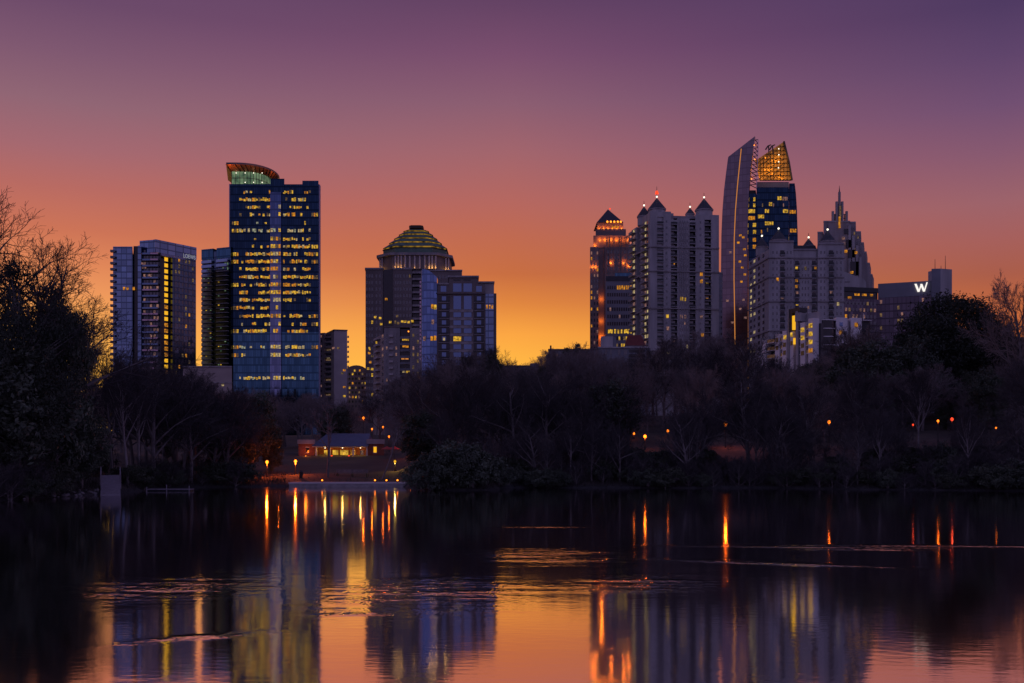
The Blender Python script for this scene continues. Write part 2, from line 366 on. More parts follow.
for b in ((960, 546, 7.0, 0.5, -0.08), (870, 549, 2.6, 0.8, -0.05), (770, 563, 3.5, 0.5, -0.35), (545, 527, 2.4, 0.7, 0), (820, 547, 6.0, 0.5, -0.1)):
    q = blob(*b); streaks = q if streaks is None else mth('MAXIMUM', streaks, q)
breakup = N(t, 'ShaderNodeMapRange'); lk.new(nz(0.8, (0.4, 1.2, 1), 4, 0.12), breakup.inputs['Value'])
breakup.inputs['From Min'].default_value = 0.36; breakup.inputs['From Max'].default_value = 0.7
patch = mth('MULTIPLY', patch, breakup.outputs[0])
gust = mth('MAXIMUM', patch, streaks)
fine = nz(4.6, (0.45, 1.0, 1), 3, 0.1)
broad = nz(0.55, (0.45, 1.0, 1), 2, -0.1)
chop = nz(4.6, (0.8, 0.5, 1), 2, 0.25)
hgt = mth('ADD', mth('ADD', mth('MULTIPLY', fine, 0.0018), mth('MULTIPLY', chop, mth('MULTIPLY', gust, 0.055))), mth('MULTIPLY', broad, 0.0025))
bp = N(t, 'ShaderNodeBump'); bp.inputs['Strength'].default_value = 1.0; bp.inputs['Distance'].default_value = 1.0; lk.new(hgt, bp.inputs['Height'])
gl = N(t, 'ShaderNodeBsdfGlossy'); gl.inputs['Color'].default_value = (0.96, 0.94, 0.95, 1); gl.inputs['Roughness'].default_value = 0.062
lk.new(bp.outputs[0], gl.inputs['Normal'])
df = N(t, 'ShaderNodeBsdfDiffuse'); df.inputs['Color'].default_value = (0.006, 0.006, 0.009, 1)
ms = N(t, 'ShaderNodeMixShader'); ms.inputs[0].default_value = 0.93; lk.new(df.outputs[0], ms.inputs[1]); lk.new(gl.outputs[0], ms.inputs[2])
o = N(t, 'ShaderNodeOutputMaterial'); lk.new(ms.outputs[0], o.inputs[0])
w = MB(); w.face([(-900, 2, 0), (900, 2, 0), (900, 150, 0), (-900, 150, 0)], wm)
tag(w.build('water'), kind='structure')
# ------------------------------------------------------------------ buildings
class Fr:
    """a facade line from image column pa at distance ya to column pb at distance yb"""
    def __init__(s, pa, ya, pb, yb):
        s.A = Vector((PX(pa, ya), ya)); B = Vector((PX(pb, yb), yb)); s.L = (B - s.A).length
        s.u = (B - s.A) / s.L; s.n = Vector((s.u.y, -s.u.x))
    def U(s, px):
        k = (px - 512.0) / F; return (k * s.A.y - s.A.x) / (s.u.x - k * s.u.y)
    def P(s, u, d): return s.A + s.u * u + s.n * d
class Bld:
    def __init__(s, name, label, cat, px, Y, group=None, sink=1.0):
        s.Y = Y; s.sk = (px - 512) / F; x = PX(px, Y); s.zb = T(x, Y) - sink
        s.root = tag(empty(name, (x, Y, T(x, Y))), label, cat, group)
        s.parts = {}; s.items = {}
    def z(s, py): return PZ(py, s.Y)
    def mb(s, part): return s.parts.setdefault(part, MB())
    def put(s, mb, fr, u0, u1, z0, z1, d0, d1, mat):
        k = s.sk * -d0 if d0 < -3 and abs(fr.u.y) < .25 else 0.0      # deep blocks are sheared along the view ray so their sides stay hidden
        q = [fr.P(u0, d1), fr.P(u1, d1), fr.P(u1 + k, d0), fr.P(u0 + k, d0)]
        mb.hexa([(p.x, p.y, z0) for p in q], [(p.x, p.y, z1) for p in q], M[mat])
    def vol(s, part, fr, p0, p1, top, mat, depth=20.0, d=0.0, bot=None):
        if part in ('cornice', 'parapet', 'roof_edge', 'pilaster', 'facet', 'fin_wall', 'tier', 'ledge', 'string_course', 'penthouse', 'corner_fin', 'crown_band', 'stair_tower'):
            return s.item(part, [(fr, fr.U(p0), fr.U(p1), s.zb if bot is None else s.z(bot), s.z(top), -depth, d, mat)], (p1 - p0) * (9 if bot is None else bot - top))
        s.put(s.mb(part), fr, fr.U(p0), fr.U(p1), s.zb if bot is None else s.z(bot), s.z(top), -depth, d, mat)
    def item(s, part, boxes, area, subs=()):
        """boxes: (fr, u0, u1, z0, z1, d0, d1, mat): one countable part"""
        s.items.setdefault(part, []).append((area, boxes, subs))
    def win(s, fr, p0, p1, y0, y1, mat, d=0.06, part='window', d0=-0.2):
        u0, u1, z1, z0 = fr.U(p0), fr.U(p1), s.z(y0), s.z(y1)
        s.item(part, [(fr, u0, u1, z0, z1, d0, d, mat)], abs(p1 - p0) * abs(y1 - y0))
    def balc(s, fr, p0, p1, yf, out=1.4, rail='grey', slab='grey', h=1.05, base=0.0):
        u0, u1, zf = fr.U(p0), fr.U(p1), s.z(yf)
        s.item('balcony', [(fr, u0, u1, zf - 0.28, zf, base - 0.5, base + out, slab)], (p1 - p0) * 4, [('railing', [(fr, u0 + .05, u1 - .05, zf + 0.004, zf + h, base + out - 0.1, base + out - 0.02, rail)])])
    def grid(s, fr, cols, w, rows, h, lit=0.1, mats=None, dark='glassdim', d=0.06, part='window', rnd=None):
        rr = rnd or R
        for y in rows:
            for c in cols:
                m = rr.choice(mats or LITS) if rr.random() < lit else dark
                if m: s.win(fr, c - w / 2, c + w / 2, y - h / 2, y + h / 2, m, d, part)
    def ball(s, part, px, py, Y, r, mat):
        mb = MB(); mb.ball((PX(px, Y), Y, s.z(py)), r, M[mat]); mb.build(part, s.root)
    def light(s, x, y, z, power, c=(1, 0.36, 0.07), r=0.3):
        l = bpy.data.lights.new('uplight', 'POINT'); l.energy = power; l.color = c; l.shadow_soft_size = r
        o = bpy.data.objects.new('uplight', l); col.objects.link(o); o.parent = s.root
        o.location = Vector((x, y, z)) - s.root.location
    def up(s, fr, px, py, power, out=1.2, c=(1, 0.20, 0.012), bulb='orangebulb', br=0.3, d=0.0):
        """a lamp at the foot of a wall, with its bright glass"""
        q = fr.P(fr.U(px), d + out); z = s.z(py)
        s.light(q.x, q.y, z + 0.9, power * .85, c)
        if bulb:
            mb = MB(); mb.ball((q.x, q.y, z), br, M[bulb], 8, 5); mb.build('floodlight', s.root)
    def done(s):
        for k, mb in s.parts.items(): mb.build(k, s.root)
        for k, v in s.items.items():
            v.sort(key=lambda a: -a[0])
            def mk(rows, subs=False):
                mb = MB()
                for r in rows:
                    for b in list(r[1]) + ([x for _, bx in r[2] for x in bx] if subs else []): s.put(mb, *b)
                return mb
            for r in v[:100]:
                o = mk([r]).build(k, s.root)
                for nm, bx in r[2]:
                    mb = MB()
                    for b in bx: s.put(mb, *b)
                    c = mb.build(nm, None, tuple(s.root.location)); c.location = (0, 0, 0); c.parent = o
            if len(v) > 100: mk(v[100:], True).build(k, s.root, kind='stuff')
        return s.root
def fl(a, b, st):
    o = []; x = a
    while x < b: o.append(x); x += st
    return o

# --- hotel slab with the recessed stair column, far left
b = Bld('hotel_tower', 'blue glass hotel tower with LOEWS rooftop letters and a column of lit stair windows', 'skyscraper', 150, 560)
fa = Fr(112, 560, 139.5, 560); fb = Fr(155, 560, 196, 582); fc = Fr(139.5, 563, 155, 560); fe = Fr(141, 561, 160, 561)
b.vol('wall', fa, 113, 132.5, 246.5, 'bluebands', 22); b.vol('wall', fa, 132.5, 139.5, 245.5, 'recess', 22, -1.5)
b.vol('wall', fa, 138.2, 141.6, 245.8, 'bluebands', 20, 0.6)
b.vol('wall', fb, 160, 172.5, 252, 'recess', 18, -3.0); b.vol('wall', fb, 172.5, 196, 247.5, 'slateglass', 20, 0)
b.vol('wall', fe, 141, 160.5, 252, 'recess', 14, -0.8)
b.vol('penthouse', fb, 155, 196, 239.3, 'bluebands', 7, 0.5, 252); b.vol('penthouse', fc, 139.6, 155, 239.6, 'bluebands', 6, 0.0, 252)
b.vol('penthouse', fb, 160, 185, 252, 'lilac', 2.0, 0.45, 254.5)
for y in fl(252, 395, 6.05):
    b.balc(fa, 111, 116, y, 1.4, 'glassdim', 'darkstone'); 
    b.balc(fe, 142, 150.5, y + 2, 1.6, 'sunsetpink' if R.random() < .3 else 'glassblue', 'grey', base=-0.8, h=.8)
    b.balc(fe, 150.8, 158.5, y + 2, 1.9, 'sunsetpink' if R.random() < .7 else 'glassblue', 'grey', base=-0.8, h=.8)
    for q_ in (143, 146, 149.5, 153, 156): b.win(fe, q_, q_ + 2, y - 2.6, y + .6, 'roselit' if R.random() < .22 else 'glassdim', -.7, d0=-1)
    b.win(fb, 167.6, 171, y + 2.2, y + 6.0, 'steady' if y < 300 or R.random() < .6 else 'amber', -2.9, 'stair_window', -3.2)
    for c in fl(175, 195, 3.4):
        r = R.random(); b.win(fb, c, c + 1.6, y + 2.0, y + 5.5, 'amber' if r < .04 else ('dimlit' if r < .14 else 'glassdim'))
for c, y in ((141.5, 262), (142, 266), (145, 270.5), (148, 274)): b.win(fe, c, c + 4, y, y + 2, 'roselit', .3)
for c in (123, 126.5, 132.4): b.win(fa, c, c + 2.2, 287, 290, 'amber')
tx = bpy.data.curves.new('sign_lettering', 'FONT'); tx.body = 'LOEWS'; tx.size = 1.0; tx.extrude = 0.02
to = bpy.data.objects.new('sign_lettering', tx); col.objects.link(to); tx.materials.append(emis('dim_white_letters', (.8, .8, .9), 0.32)); to.parent = b.root
u0 = fb.U(182.5); q = fb.P(u0, 0.62)
to.rotation_euler = (math.radians(90), 0, math.atan2(fb.u.y, fb.u.x)); to.scale = (2.55, 3.4, 1)
to.location = Vector((q.x, q.y, b.z(252.3))) - b.root.location
sm2 = bpy.data.meshes.new_from_object(to); so = bpy.data.objects.new('sign_lettering', sm2); col.objects.link(so); so.parent = b.root
so.rotation_euler, so.scale, so.location = to.rotation_euler.copy(), to.scale.copy(), to.location.copy(); bpy.data.objects.remove(to)
so.name = 'sign_lettering'
b.done()

# --- balcony tower beside the big office tower
b = Bld('apartment_tower', 'narrow dark apartment tower striped with balconies, just left of the tallest office tower', 'skyscraper', 216, 600)
fa = Fr(202, 606, 231, 598)
b.vol('wall', fa, 202, 231, 250, 'slateglass', 22); b.vol('crown_band', fa, 201.8, 213.5, 247.6, 'teal', 20, 0.35, 258); b.vol('crown_band', fa, 217, 231, 247.6, 'teal', 20, 0.36, 258)
for y in fl(262, 372, 4.6):
    for a, c in ((202.8, 213), (217.5, 228.8)):
        b.balc(fa, a, c, y, 1.5, 'railblue', 'concrete', h=1.5)
        for q in fl(a + .5, c - 1.5, 2.2):
            r = R.random(); b.win(fa, q, q + 1.4, y - 3.6, y - 1.2, 'yellow' if r < .02 else ('greenlit' if r < .12 else 'glassblue'))
b.done()
b = Bld('podium_building', 'low mauve building with a dark square opening, at the foot of the balcony tower', 'building', 205, 500)
fa = Fr(183, 500, 232, 500)
b.vol('wall', fa, 183, 232, 367, 'beige', 20); b.vol('roof_edge', fa, 182.6, 232.4, 366, 'stone', 20.5, 0.4, 367.4)
b.win(fa, 206.5, 215.5, 385, 398, 'recess', 0.08, 'gateway'); b.win(fa, 190, 203, 385, 387, 'glassdim'); b.win(fa, 221.5, 224, 384, 386, 'cream_l')
b.vol('string_course', fa, 183, 232, 382.2, 'stone', 1.0, 0.3, 383.2)
b.done()

# --- the tallest tower, navy glass with the curved crown
b = Bld('office_tower', 'tallest navy glass office tower with rows of yellow lit windows and a curved copper canopy', 'skyscraper', 274, 600)
fa = Fr(229, 600, 319, 600)
b.vol('wall', fa, 230, 270.5, 184, 'navy', 38, 0, 332); b.vol('wall', fa, 281.5, 319, 184.2, 'navy', 34, 0, 332)
b.vol('wall', fa, 230, 270.5, 332, 'teal', 38); b.vol('wall', fa, 281.5, 319, 332, 'teal', 34)
b.vol('parapet', fa, 270.5, 284.5, 178.8, 'navy', 30, 0.3, 192.5); b.vol('parapet', fa, 302.5, 318.6, 180.8, 'navy', 30, 0.25, 190)
b.vol('glass_bay', fa, 270.5, 281.5, 192.5, 'bayhigh', 30, 1.0, 262); b.vol('glass_bay', fa, 270.5, 281.5, 262, 'bayglass', 30, 1.0, 330); b.vol('glass_bay', fa, 270.5, 281.5, 330, 'bayglass', 30, 1.0)
b.vol('corner_fin', fa, 229.2, 230, 184, 'lilac', 3, 0.3); b.vol('corner_fin', fa, 319, 319.7, 184.5, 'lilac', 3, 0.3)
# lantern and canopy plan: straight front, right end curving back
def plan(x0, x1, y0, back, n=14, rx=14):
    pts = [(x0 - .25 * back, y0 + back), (x0, y0)]
    cx = x1 - rx
    for i in range(n + 1):
        a = -math.pi / 2 + math.pi / 2 * i / n
        yy = back + back * math.sin(a); pts.append((cx + rx * math.cos(a) - .25 * yy, y0 + yy))
    return pts
lan = MB(); pl = plan(PX(231.3, 600), PX(272, 600), 600.8, 24, rx=17); lan.prism(pl, b.z(184), b.z(171.2), M['greenlit']); lan.build('lantern', b.root)
ml = MB()
for i in range(len(pl)):
    a, c = Vector(pl[i]), Vector(pl[(i + 1) % len(pl)]); n = max(1, int((c - a).length / 2.2))
    for j in range(n):
        q = a.lerp(c, j / n); ml.box(q.x - .14, q.x + .14, q.y - .2, q.y + .2, b.z(184), b.z(171), M['darkmetal'])
ml.prism([(x, y - .25) for x, y in pl], b.z(178), b.z(177.5), M['darkmetal'])
ml.build('lantern_mullions', b.root)
for px in (236, 245, 253.5, 262):
    for y in ((172.8, 182.2) if px > 240 else (172.8,)): mb = MB(); mb.ball((PX(px, 600), 600.3, b.z(y)), 0.3, M['whitelamp'], 6, 4); mb.build('lantern_lamp', b.root)
cn = MB(); inner = plan(PX(231, 600), PX(276, 600), 600, 27, rx=21); outer = plan(PX(227, 596), PX(281.5, 596), 594, 34, rx=27)
cn.prism(inner, b.z(171.2), b.z(167.2), M['copper'], outer)
cn.prism(outer, b.z(167.2) + .01, b.z(165.4), M['darkstone']); cn.build('canopy', b.root)
rb = MB()
for i in range(1, len(outer)):
    a, c = inner[i], outer[i]
    rb.tube([Vector((a[0], a[1], b.z(171.4) - .2)), Vector((c[0], c[1], b.z(167.2) - .2))], [.28, .28], 4, M['bronze'])
rb.build('canopy_ribs', b.root)
for px, Y in ((229.5, 596), (235, 594.5), (251, 594), (263, 596), (271, 601), (277, 612)): b.light(PX(px, Y) , Y - 1.0, b.z(172.6), 200, (1, 0.25, 0.04), 0.5)
dens = {}
rowsP = [(192, .45, .0, .55), (199.5, .9, .15, .55), (207, .6, .3, .4), (214.5, .6, .4, .15), (223, .3, .05, .25), (230.5, .6, .5, .5), (239, .1, .6, .75), (246.5, .4, .95, .9), (254, .9, .95, .6),
         (261.5, .9, .7, .75), (269, .85, .6, .7), (277, .85, .9, .8), (284.7, .7, .7, .85), (292.4, .6, .95, .75), (300, .5, .7, .55), (307.7, .6, .3, .5), (316, .9, 1.0, .75), (324, .4, .5, .4), (331, .95, .6, .75),
         (347, .45, .8, .75), (355, .12, 1.0, .9), (378, .55, .8, .5)]
rw = random.Random(3)
for y, dl, db, dr in rowsP:
    pale = y in (223, 230.5, 347, 378)
    mats = ['cream_l', 'cool', 'cream_l', 'yellow'] if pale else ['yellow', 'yellow', 'yellow', 'yellow', 'amber', 'amber', 'dimlit', 'cream_l']
    run = 0
    for c in fl(239.3, 270.2, 2.12):
        run = (rw.random() < dl) if (run is None or rw.random() < .7) else run
        if run: b.win(fa, c, c + rw.choice((1.4, 1.9, 2.08, 2.08)), y - 2.1 + rw.uniform(0, 1.5), y + 1.7 - rw.choice((0, 0, .8)), rw.choice(mats))
    for c in (271.1, 273.7, 276.3, 278.9):
        if rw.random() < db: b.win(fa, c, c + 2.1, y - 1.9, y + 1.8, rw.choice(mats), 1.06)
    for c in fl(283.2, 309.2, 2.12):
        run = (rw.random() < dr) if (run is None or rw.random() < .7) else run
        if run: b.win(fa, c, c + rw.choice((1.4, 1.9, 2.08, 2.08)), y - 2.1 + rw.uniform(0, 1.5), y + 1.7 - rw.choice((0, 0, .8)), rw.choice(mats))
    for c0 in (232, 311.5):
        if rw.random() < .45:
            for c in (c0, c0 + 2.3, c0 + 4.6): b.win(fa, c, c + 1.8, y - 1.6, y + 1.9, rw.choice(['yellow', 'amber', 'dimlit']))
b.done()

# --- beige apartment block and small arched block
b = Bld('apartment_block', 'beige apartment block with a blank lavender end wall beside the tallest tower', 'apartment block', 333, 620)
fa = Fr(334, 620, 347.2, 622); fb = Fr(317, 626, 334, 620)
b.vol('wall', fa, 334, 347.2, 330.2, 'cream', 18); b.vol('wall', fb, 317, 324.5, 332, 'beige', 12); b.vol('wall', fb, 331.2, 334, 331.8, 'beige', 12); b.vol('wall', fb, 324.5, 331.2, 332, 'stone', 12, -1.5)
b.vol('roof_edge', fa, 333.6, 347.6, 329.4, 'darkstone', 18, 0.4, 330.6)
for y in fl(337, 400, 5.0):
    b.balc(fb, 324.7, 331, y, 1.6, 'beige', 'stone', base=-1.5); b.balc(fa, 347.3, 349.0, y, 0.1, 'stone', 'stone')
    b.win(fb, 320, 321.8, y - 2.6, y - .6, 'roselit' if R.random() < .25 else 'glassdim'); b.win(fb, 326, 329.5, y - 3, y - .8, 'dimlit' if R.random() < .3 else 'glassdim', -1.4)
for px, y, m in ((332, 347, 'roselit'), (337, 347, 'dimlit'), (327, 356, 'cream_l'), (343, 369, 'amber'), (341, 372, 'dimlit'), (343, 386, 'amber'), (343, 395, 'yellow')): b.win(fa if px > 334 else fb, px, px + 2.6, y, y + 2, m)
b.done()
b = Bld('apartment_block', 'small distant apartment block with an arched top and amber windows, right of the beige block', 'apartment block', 358, 720)
fa = Fr(345.5, 720, 367, 720)
pts = [(fa.U(345.5), b.zb), (fa.U(367), b.zb)] + [(fa.U(356.25) + (fa.L / 2) * math.cos(a), b.z(372) + (b.z(365.2) - b.z(372)) * math.sin(a)) for a in [math.pi * i / 10 for i in range(11)]]
mb = b.mb('wall'); fr_ = [(*fa.P(u, 0), z) for u, z in pts]; bk_ = [(*fa.P(u, -15), z) for u, z in pts]
mb.face(fr_, M['beige'])
for i in range(len(pts)): j = (i + 1) % len(pts); mb.face([fr_[j], fr_[i], bk_[i], bk_[j]], M['beige'])
b.grid(fa, fl(349.5, 366, 3.2), 1.6, fl(374, 408, 4.6), 2.2, .35, ['amber', 'roselit', 'yellow', 'dimlit'])
for y in fl(377, 408, 4.6): b.balc(fa, 362, 366.5, y, 1.2, 'beige', 'stone')
b.win(fa, 354, 355.6, 369.5, 371.5, 'yellow'); b.win(fa, 359, 360.6, 369.5, 371.5, 'amber')
b.done()

# --- brown granite tower with the lit stepped dome
b = Bld('domed_tower', 'brown stone tower with a floodlit colonnade and a stepped green dome', 'skyscraper', 413, 640)
fa = Fr(365.5, 640, 462, 640)
b.vol('wall', fa, 365.5, 383, 268.5, 'darkstone', 45); b.vol('wall', fa, 393, 412, 268.5, 'darkstone', 45); b.vol('wall', fa, 383, 393, 269.2, 'recess', 44, -1.0)
b.vol('wall', fa, 422, 462, 270.5, 'darkstone', 45); b.vol('wall', fa, 412, 422, 269.0, 'recess', 44, -2.5)
b.vol('cornice', fa, 365, 383.2, 267.8, 'stone', 46, 0.6, 269.6); b.vol('cornice', fa, 392.8, 412, 267.8, 'stone', 46, 0.6, 269.6); b.vol('cornice', fa, 421.8, 462.4, 269.8, 'stone', 46, 0.6, 271.2)
def octo(cx, cy, hw, hd, ch): return [(cx - hw + ch, cy - hd), (cx + hw - ch, cy - hd), (cx + hw, cy - hd + ch), (cx + hw, cy + hd - ch), (cx + hw - ch, cy + hd), (cx - hw + ch, cy + hd), (cx - hw, cy + hd - ch), (cx - hw, cy - hd + ch)]
Yc = 664; cx = PX(413, 640); s_ = .64
dr = MB(); dr.prism(octo(cx, Yc, 35.5 * s_, 22, 9), b.z(268.6), PZ(253.6, 642), M['darkstone']); dr.prism(octo(cx, Yc, 38.6 * s_, 23.5, 9.5), PZ(255.4, 642), PZ(252.8, 642), M['stone']); dr.build('drum', b.root)
dm = MB(); strips = emis('dome_strip_light', (0.55, 0.30, 0.035), 0.55, (0.03, 0.022, 0.008), 0.32)
dome = [(32.5, 252.8), (32.3, 247.2), (26.6, 242.6), (21.8, 238.6), (17.2, 234.9), (12.8, 231.6), (9.2, 229.4)]
def dz_(i): return PZ(dome[i][1], Yc - dome[i][0] * .6)
def dplan(hw, g=0.0): return octo(cx, Yc, hw * s_ + g, hw * .6 + g, hw * s_ * .42)
for i in range(len(dome) - 1):
    (hw, y), (hw2, y2) = dome[i], dome[i + 1]; gap = 1.0 if i else 0.0
    if i: lb_ = MB(); lb_.prism(dplan(hw - .9), dz_(i) - .05, dz_(i) + gap, strips); lb_.build('light_strip', b.root)
    dm.prism(dplan(hw, .25 if i else 0), dz_(i) + gap, dz_(i + 1) - .05, M['patina'], dplan(hw2 + (.6 if i else 0)))
    dm.prism(dplan(hw2, .55), dz_(i + 1) - .3, dz_(i + 1) - .06, M['bronze'])
dm.prism(octo(cx, Yc, 7.2 * s_, 5, 1.6), PZ(229.6, Yc), PZ(226.9, Yc), M['bronze']); dm.build('dome', b.root)
for px in (378, 380.5, 395, 398, 401, 405, 409.5, 414.5, 419.5, 424.5, 429, 432, 435.5, 445, 447.5):
    k = abs(px - 413)
    yy = Yc - 22 - .5 if k < 21 else (Yc - 22 + (k - 21.5) * .64 - .9)
    cmb = MB(); cmb.cone(PX(px, 640), yy, .62, .55, b.z(268.4), b.z(255.4), 8, M['cream']); cmb.build('column', b.root)
    if px not in (405, 409.5, 419.5, 424.5): b.light(PX(px, 640) , yy - 1.3, b.z(268.0) + .5, 75 if px in (378, 380.5, 395, 398, 401, 429, 432, 435.5, 445, 447.5) else 32, (1, 0.5, 0.09))
for c in (366.8, 369.5, 372.2, 376.5, 380): b.grid(fa, [c], 1.7, fl(276, 402, 6.6), 3.2, .05, ['yellow'])
b.grid(fa, [395.5, 398, 400.5, 404, 407, 410], 1.8, fl(276, 327, 6.6), 3.2, .06, ['yellow', 'dimlit'])
b.grid(fa, fl(424, 461, 3.2), 2.0, fl(277, 327, 6.6), 3.2, .03, ['dimlit'])
for y in fl(273, 330, 6.6): b.balc(fa, 412.3, 421.8, y, 2.6, 'stone', 'stone', base=-2.5)
for px, y, m in ((374, 316, 'yellow'), (379, 317, 'yellow'), (385, 298, 'amber'), (396, 315, 'dimlit'), (401, 320.5, 'yellow'), (404, 320.5, 'yellow'), (407.5, 321, 'yellow'), (411, 320, 'yellow'), (389, 321, 'yellow'), (397, 322, 'dimlit'), (368, 352, 'amber'), (371, 355, 'dimlit'), (369, 361, 'amber'), (367, 367.5, 'yellow'), (371, 368, 'yellow'), (380, 323, 'yellow')):
    b.win(fa, px, px + 2.4, y, y + 2.2, m, .1)
b.done()

# --- stepped beige apartment building in front of the domed tower
b = Bld('apartment_tower', 'stepped beige apartment tower standing in front of the domed tower', 'apartment block', 400, 560)
fa = Fr(384, 560, 421.5, 560); fb = Fr(373, 588, 384, 560)
b.vol('wall', fa, 384, 400, 327, 'stone', 26); b.vol('wall', fa, 410, 421.5, 328, 'stone', 26); b.vol('wall', fa, 400, 410, 328.5, 'recess', 26, -1.6)
b.vol('wall', fb, 373.4, 377.5, 341, 'beige', 12); b.vol('wall', fb, 377.5, 384, 333.5, 'beige', 14)
b.vol('roof_edge', fa, 383.6, 410.2, 326.2, 'darkstone', 26, .4, 327.4)
for y in fl(335, 400, 6.4):
    b.balc(fa, 400.2, 409.8, y + 3.2, 1.6, 'grey', 'stone', base=-1.6)
    b.balc(fa, 389.2, 393.2, y + 1.5, 1.1, 'cream', 'cream', h=.9); b.balc(fb, 376.5, 380.5, y + 1.8, 1.8, 'cream', 'cream', h=.9)
    for c in (412.5, 417): b.win(fa, c, c + 1.7, y - 1.4, y + 2.0, R.choice(['roselit', 'glassdim', 'dimlit']))
    for c in (386, 395.5): b.win(fa, c, c + 1.5, y - 1.2, y + 1.6, R.choice(['glassdim', 'glassdim', 'roselit']))
    b.win(fb, 382, 383.3, y - 1, y + 1.8, R.choice(['roselit', 'glassdim']))
for px, y, m in ((402, 337, 'yellow'), (405.5, 337, 'yellow'), (402.2, 343.6, 'amber'), (405, 344, 'amber'), (401, 358, 'stripe'), (405, 358, 'stripe'), (402, 369, 'cream_l'), (406, 369.5, 'yellow'), (407.6, 330.5, 'orangebulb'), (417, 375.5, 'amber')):
    b.win(fa, px, px + (1.2 if m == 'orangebulb' else 3.2), y, y + (1.2 if m in ('stripe', 'orangebulb') else 3.3), m, -1.4 if px < 410 else .08, d0=-1.8 if px < 410 else -.2)
b.done()

# --- glass-bayed tower, right of the domed tower
b = Bld('glass_tower', 'apartment tower with a curved blue glass bay and a grid of blue windows', 'skyscraper', 460, 500)
fa = Fr(422, 500, 494.5, 500)
b.vol('wall', fa, 437.2, 449, 284, 'darkstone', 25); b.vol('wall', fa, 449, 478, 277, 'darkstone', 25, .02); b.vol('wall', fa, 478, 485.2, 282.3, 'darkstone', 25)
b.vol('cornice', fa, 448, 479, 275.8, 'stone', 25, .8, 277.6); b.vol('cornice', fa, 478, 494.6, 281.5, 'stone', 25, .7, 283); b.vol('cornice', fa, 437.2, 449, 283.2, 'stone', 25, .5, 284.6)
b.vol('wall', fa, 485.2, 494, 283, 'stone', 24, -.1); b.vol('wall', fa, 494, 496.4, 293, 'darkstone', 22, -1)
b.vol('ledge', fa, 437.2, 485, 292.6, 'darkstone', 1, 1.0, 294)
for y in fl(309.6, 362, 8.0): b.vol('ledge', fa, 449.6, 473.2, y, 'stone', .4, .25, y + 2.6)
b.vol('side_strip', fa, 485.6, 493.6, 294, 'bluebands', .5, .3)
n = 14; us = [fa.U(422.2) + (fa.U(437) - fa.U(422.2)) * i / n for i in range(n + 1)]
gb = MB()
def bulge(i): return 2.2 * math.sin(math.pi * (.12 + .8 * i / n))
def btop(i): return b.z(269.4 + 8.2 * (i / n) ** 1.8)
for i in range(n):
    a, c = fa.P(us[i], bulge(i)), fa.P(us[i + 1], bulge(i + 1)); a2, c2 = fa.P(us[i], -6), fa.P(us[i + 1], -6)
    gb.hexa([(a.x, a.y, b.zb), (c.x, c.y, b.zb), (c2.x, c2.y, b.zb), (a2.x, a2.y, b.zb)], [(a.x, a.y, btop(i)), (c.x, c.y, btop(i + 1)), (c2.x, c2.y, btop(i + 1)), (a2.x, a2.y, btop(i))], M['skyglass'])
gb.build('glass_bay', b.root)
b.vol('wall', fa, 421.3, 422.2, 270.5, 'cream', 8, .4)
for y in fl(283, 362, 4.05): b.balc(fa, 419.6, 421.2, y, .6, 'sunsetpink', 'cream', base=-.6)  # sunset light on these balconies is put into their pink rails
rows7 = [299, 307, 315, 323, 331, 339, 347, 355, 363]
for y in rows7:
    for c, wd in ((444, 4.2), (479, 4.2)):
        b.win(fa, c - 6 if c == 444 else c - 5.4, c + 6 if c == 444 else c + 5.4, y - 3.9, y + 2.6, 'recess', .03, 'loggia')
        b.win(fa, c - wd / 2, c + wd / 2, y - 2.6, y + 1.8, 'glassblue', .12)
        b.balc(fa, c - 5, c + 5, y + 3.3, .8, 'darkmetal', 'stone', h=.8)
    for c in (457.3, 467.7):
        if y > 312: b.win(fa, c - 3.8, c + 3.8, y - 2.6, y + 2.1, 'yellow' if (y == 339 and c < 460) else 'glassblue', .12)
for c in (457.3, 467.7): b.win(fa, c - 3.8, c + 3.8, 296, 309.3, 'glassblue', .12); b.win(fa, c - 4.2, c + 4.2, 283.5, 291.8, 'glassblue', .12)
for c in (443.5, 479): b.win(fa, c - 2.8, c + 2.8, 286, 291.8, 'glassblue', .12)
for c in (457, 467): b.win(fa, c - 3.5, c + 3.5, 279.4, 280.8, 'recess', .12)
for px, y, m in ((431.5, 307, 'amber'), (434.5, 307.5, 'yellow'), (432, 322.5, 'roselit'), (431, 339, 'amber'), (434.2, 338.5, 'amber'), (423.5, 339, 'roselit')): b.win(fa, px, px + 2.3, y - 2.2, y + 2.2, m, 2.35, d0=1.4)
for px in (486, 489, 491.5): b.win(fa, px, px + 1.7, 305, 309, 'amber', .38)
b.win(fa, 443, 445, 337.5, 341, 'cream_l', .16)
b.done()

# --- low buildings in the gap
b = Bld('low_building', 'long low flat-roofed building in the bright gap beneath the open orange sky', 'building', 517, 420)
fa = Fr(495, 420, 540, 420); b.vol('wall', fa, 495, 530, 366.5, 'grey', 14); b.vol('wall', fa, 530.5, 539.5, 363.3, 'grey', 14, .3); b.vol('roof_edge', fa, 494.6, 530.2, 365.4, 'roofdark', 14.5, .5, 366.8)
b.grid(fa, fl(500, 529, 4), 2.2, [372], 2.6, .12, ['cream_l', 'dimlit']); b.win(fa, 528.5, 529.8, 369, 371.5, 'cream_l', .1)
b.done()
b = Bld('low_building', 'dark flat-roofed building behind the trees, left of the orange-lit tower', 'building', 570, 400)
fa = Fr(548, 400, 598, 400); b.vol('wall', fa, 548.5, 598, 350, 'grey', 14); b.vol('roof_edge', fa, 548, 598.4, 349, 'roofdark', 14.5, .4, 350.4)
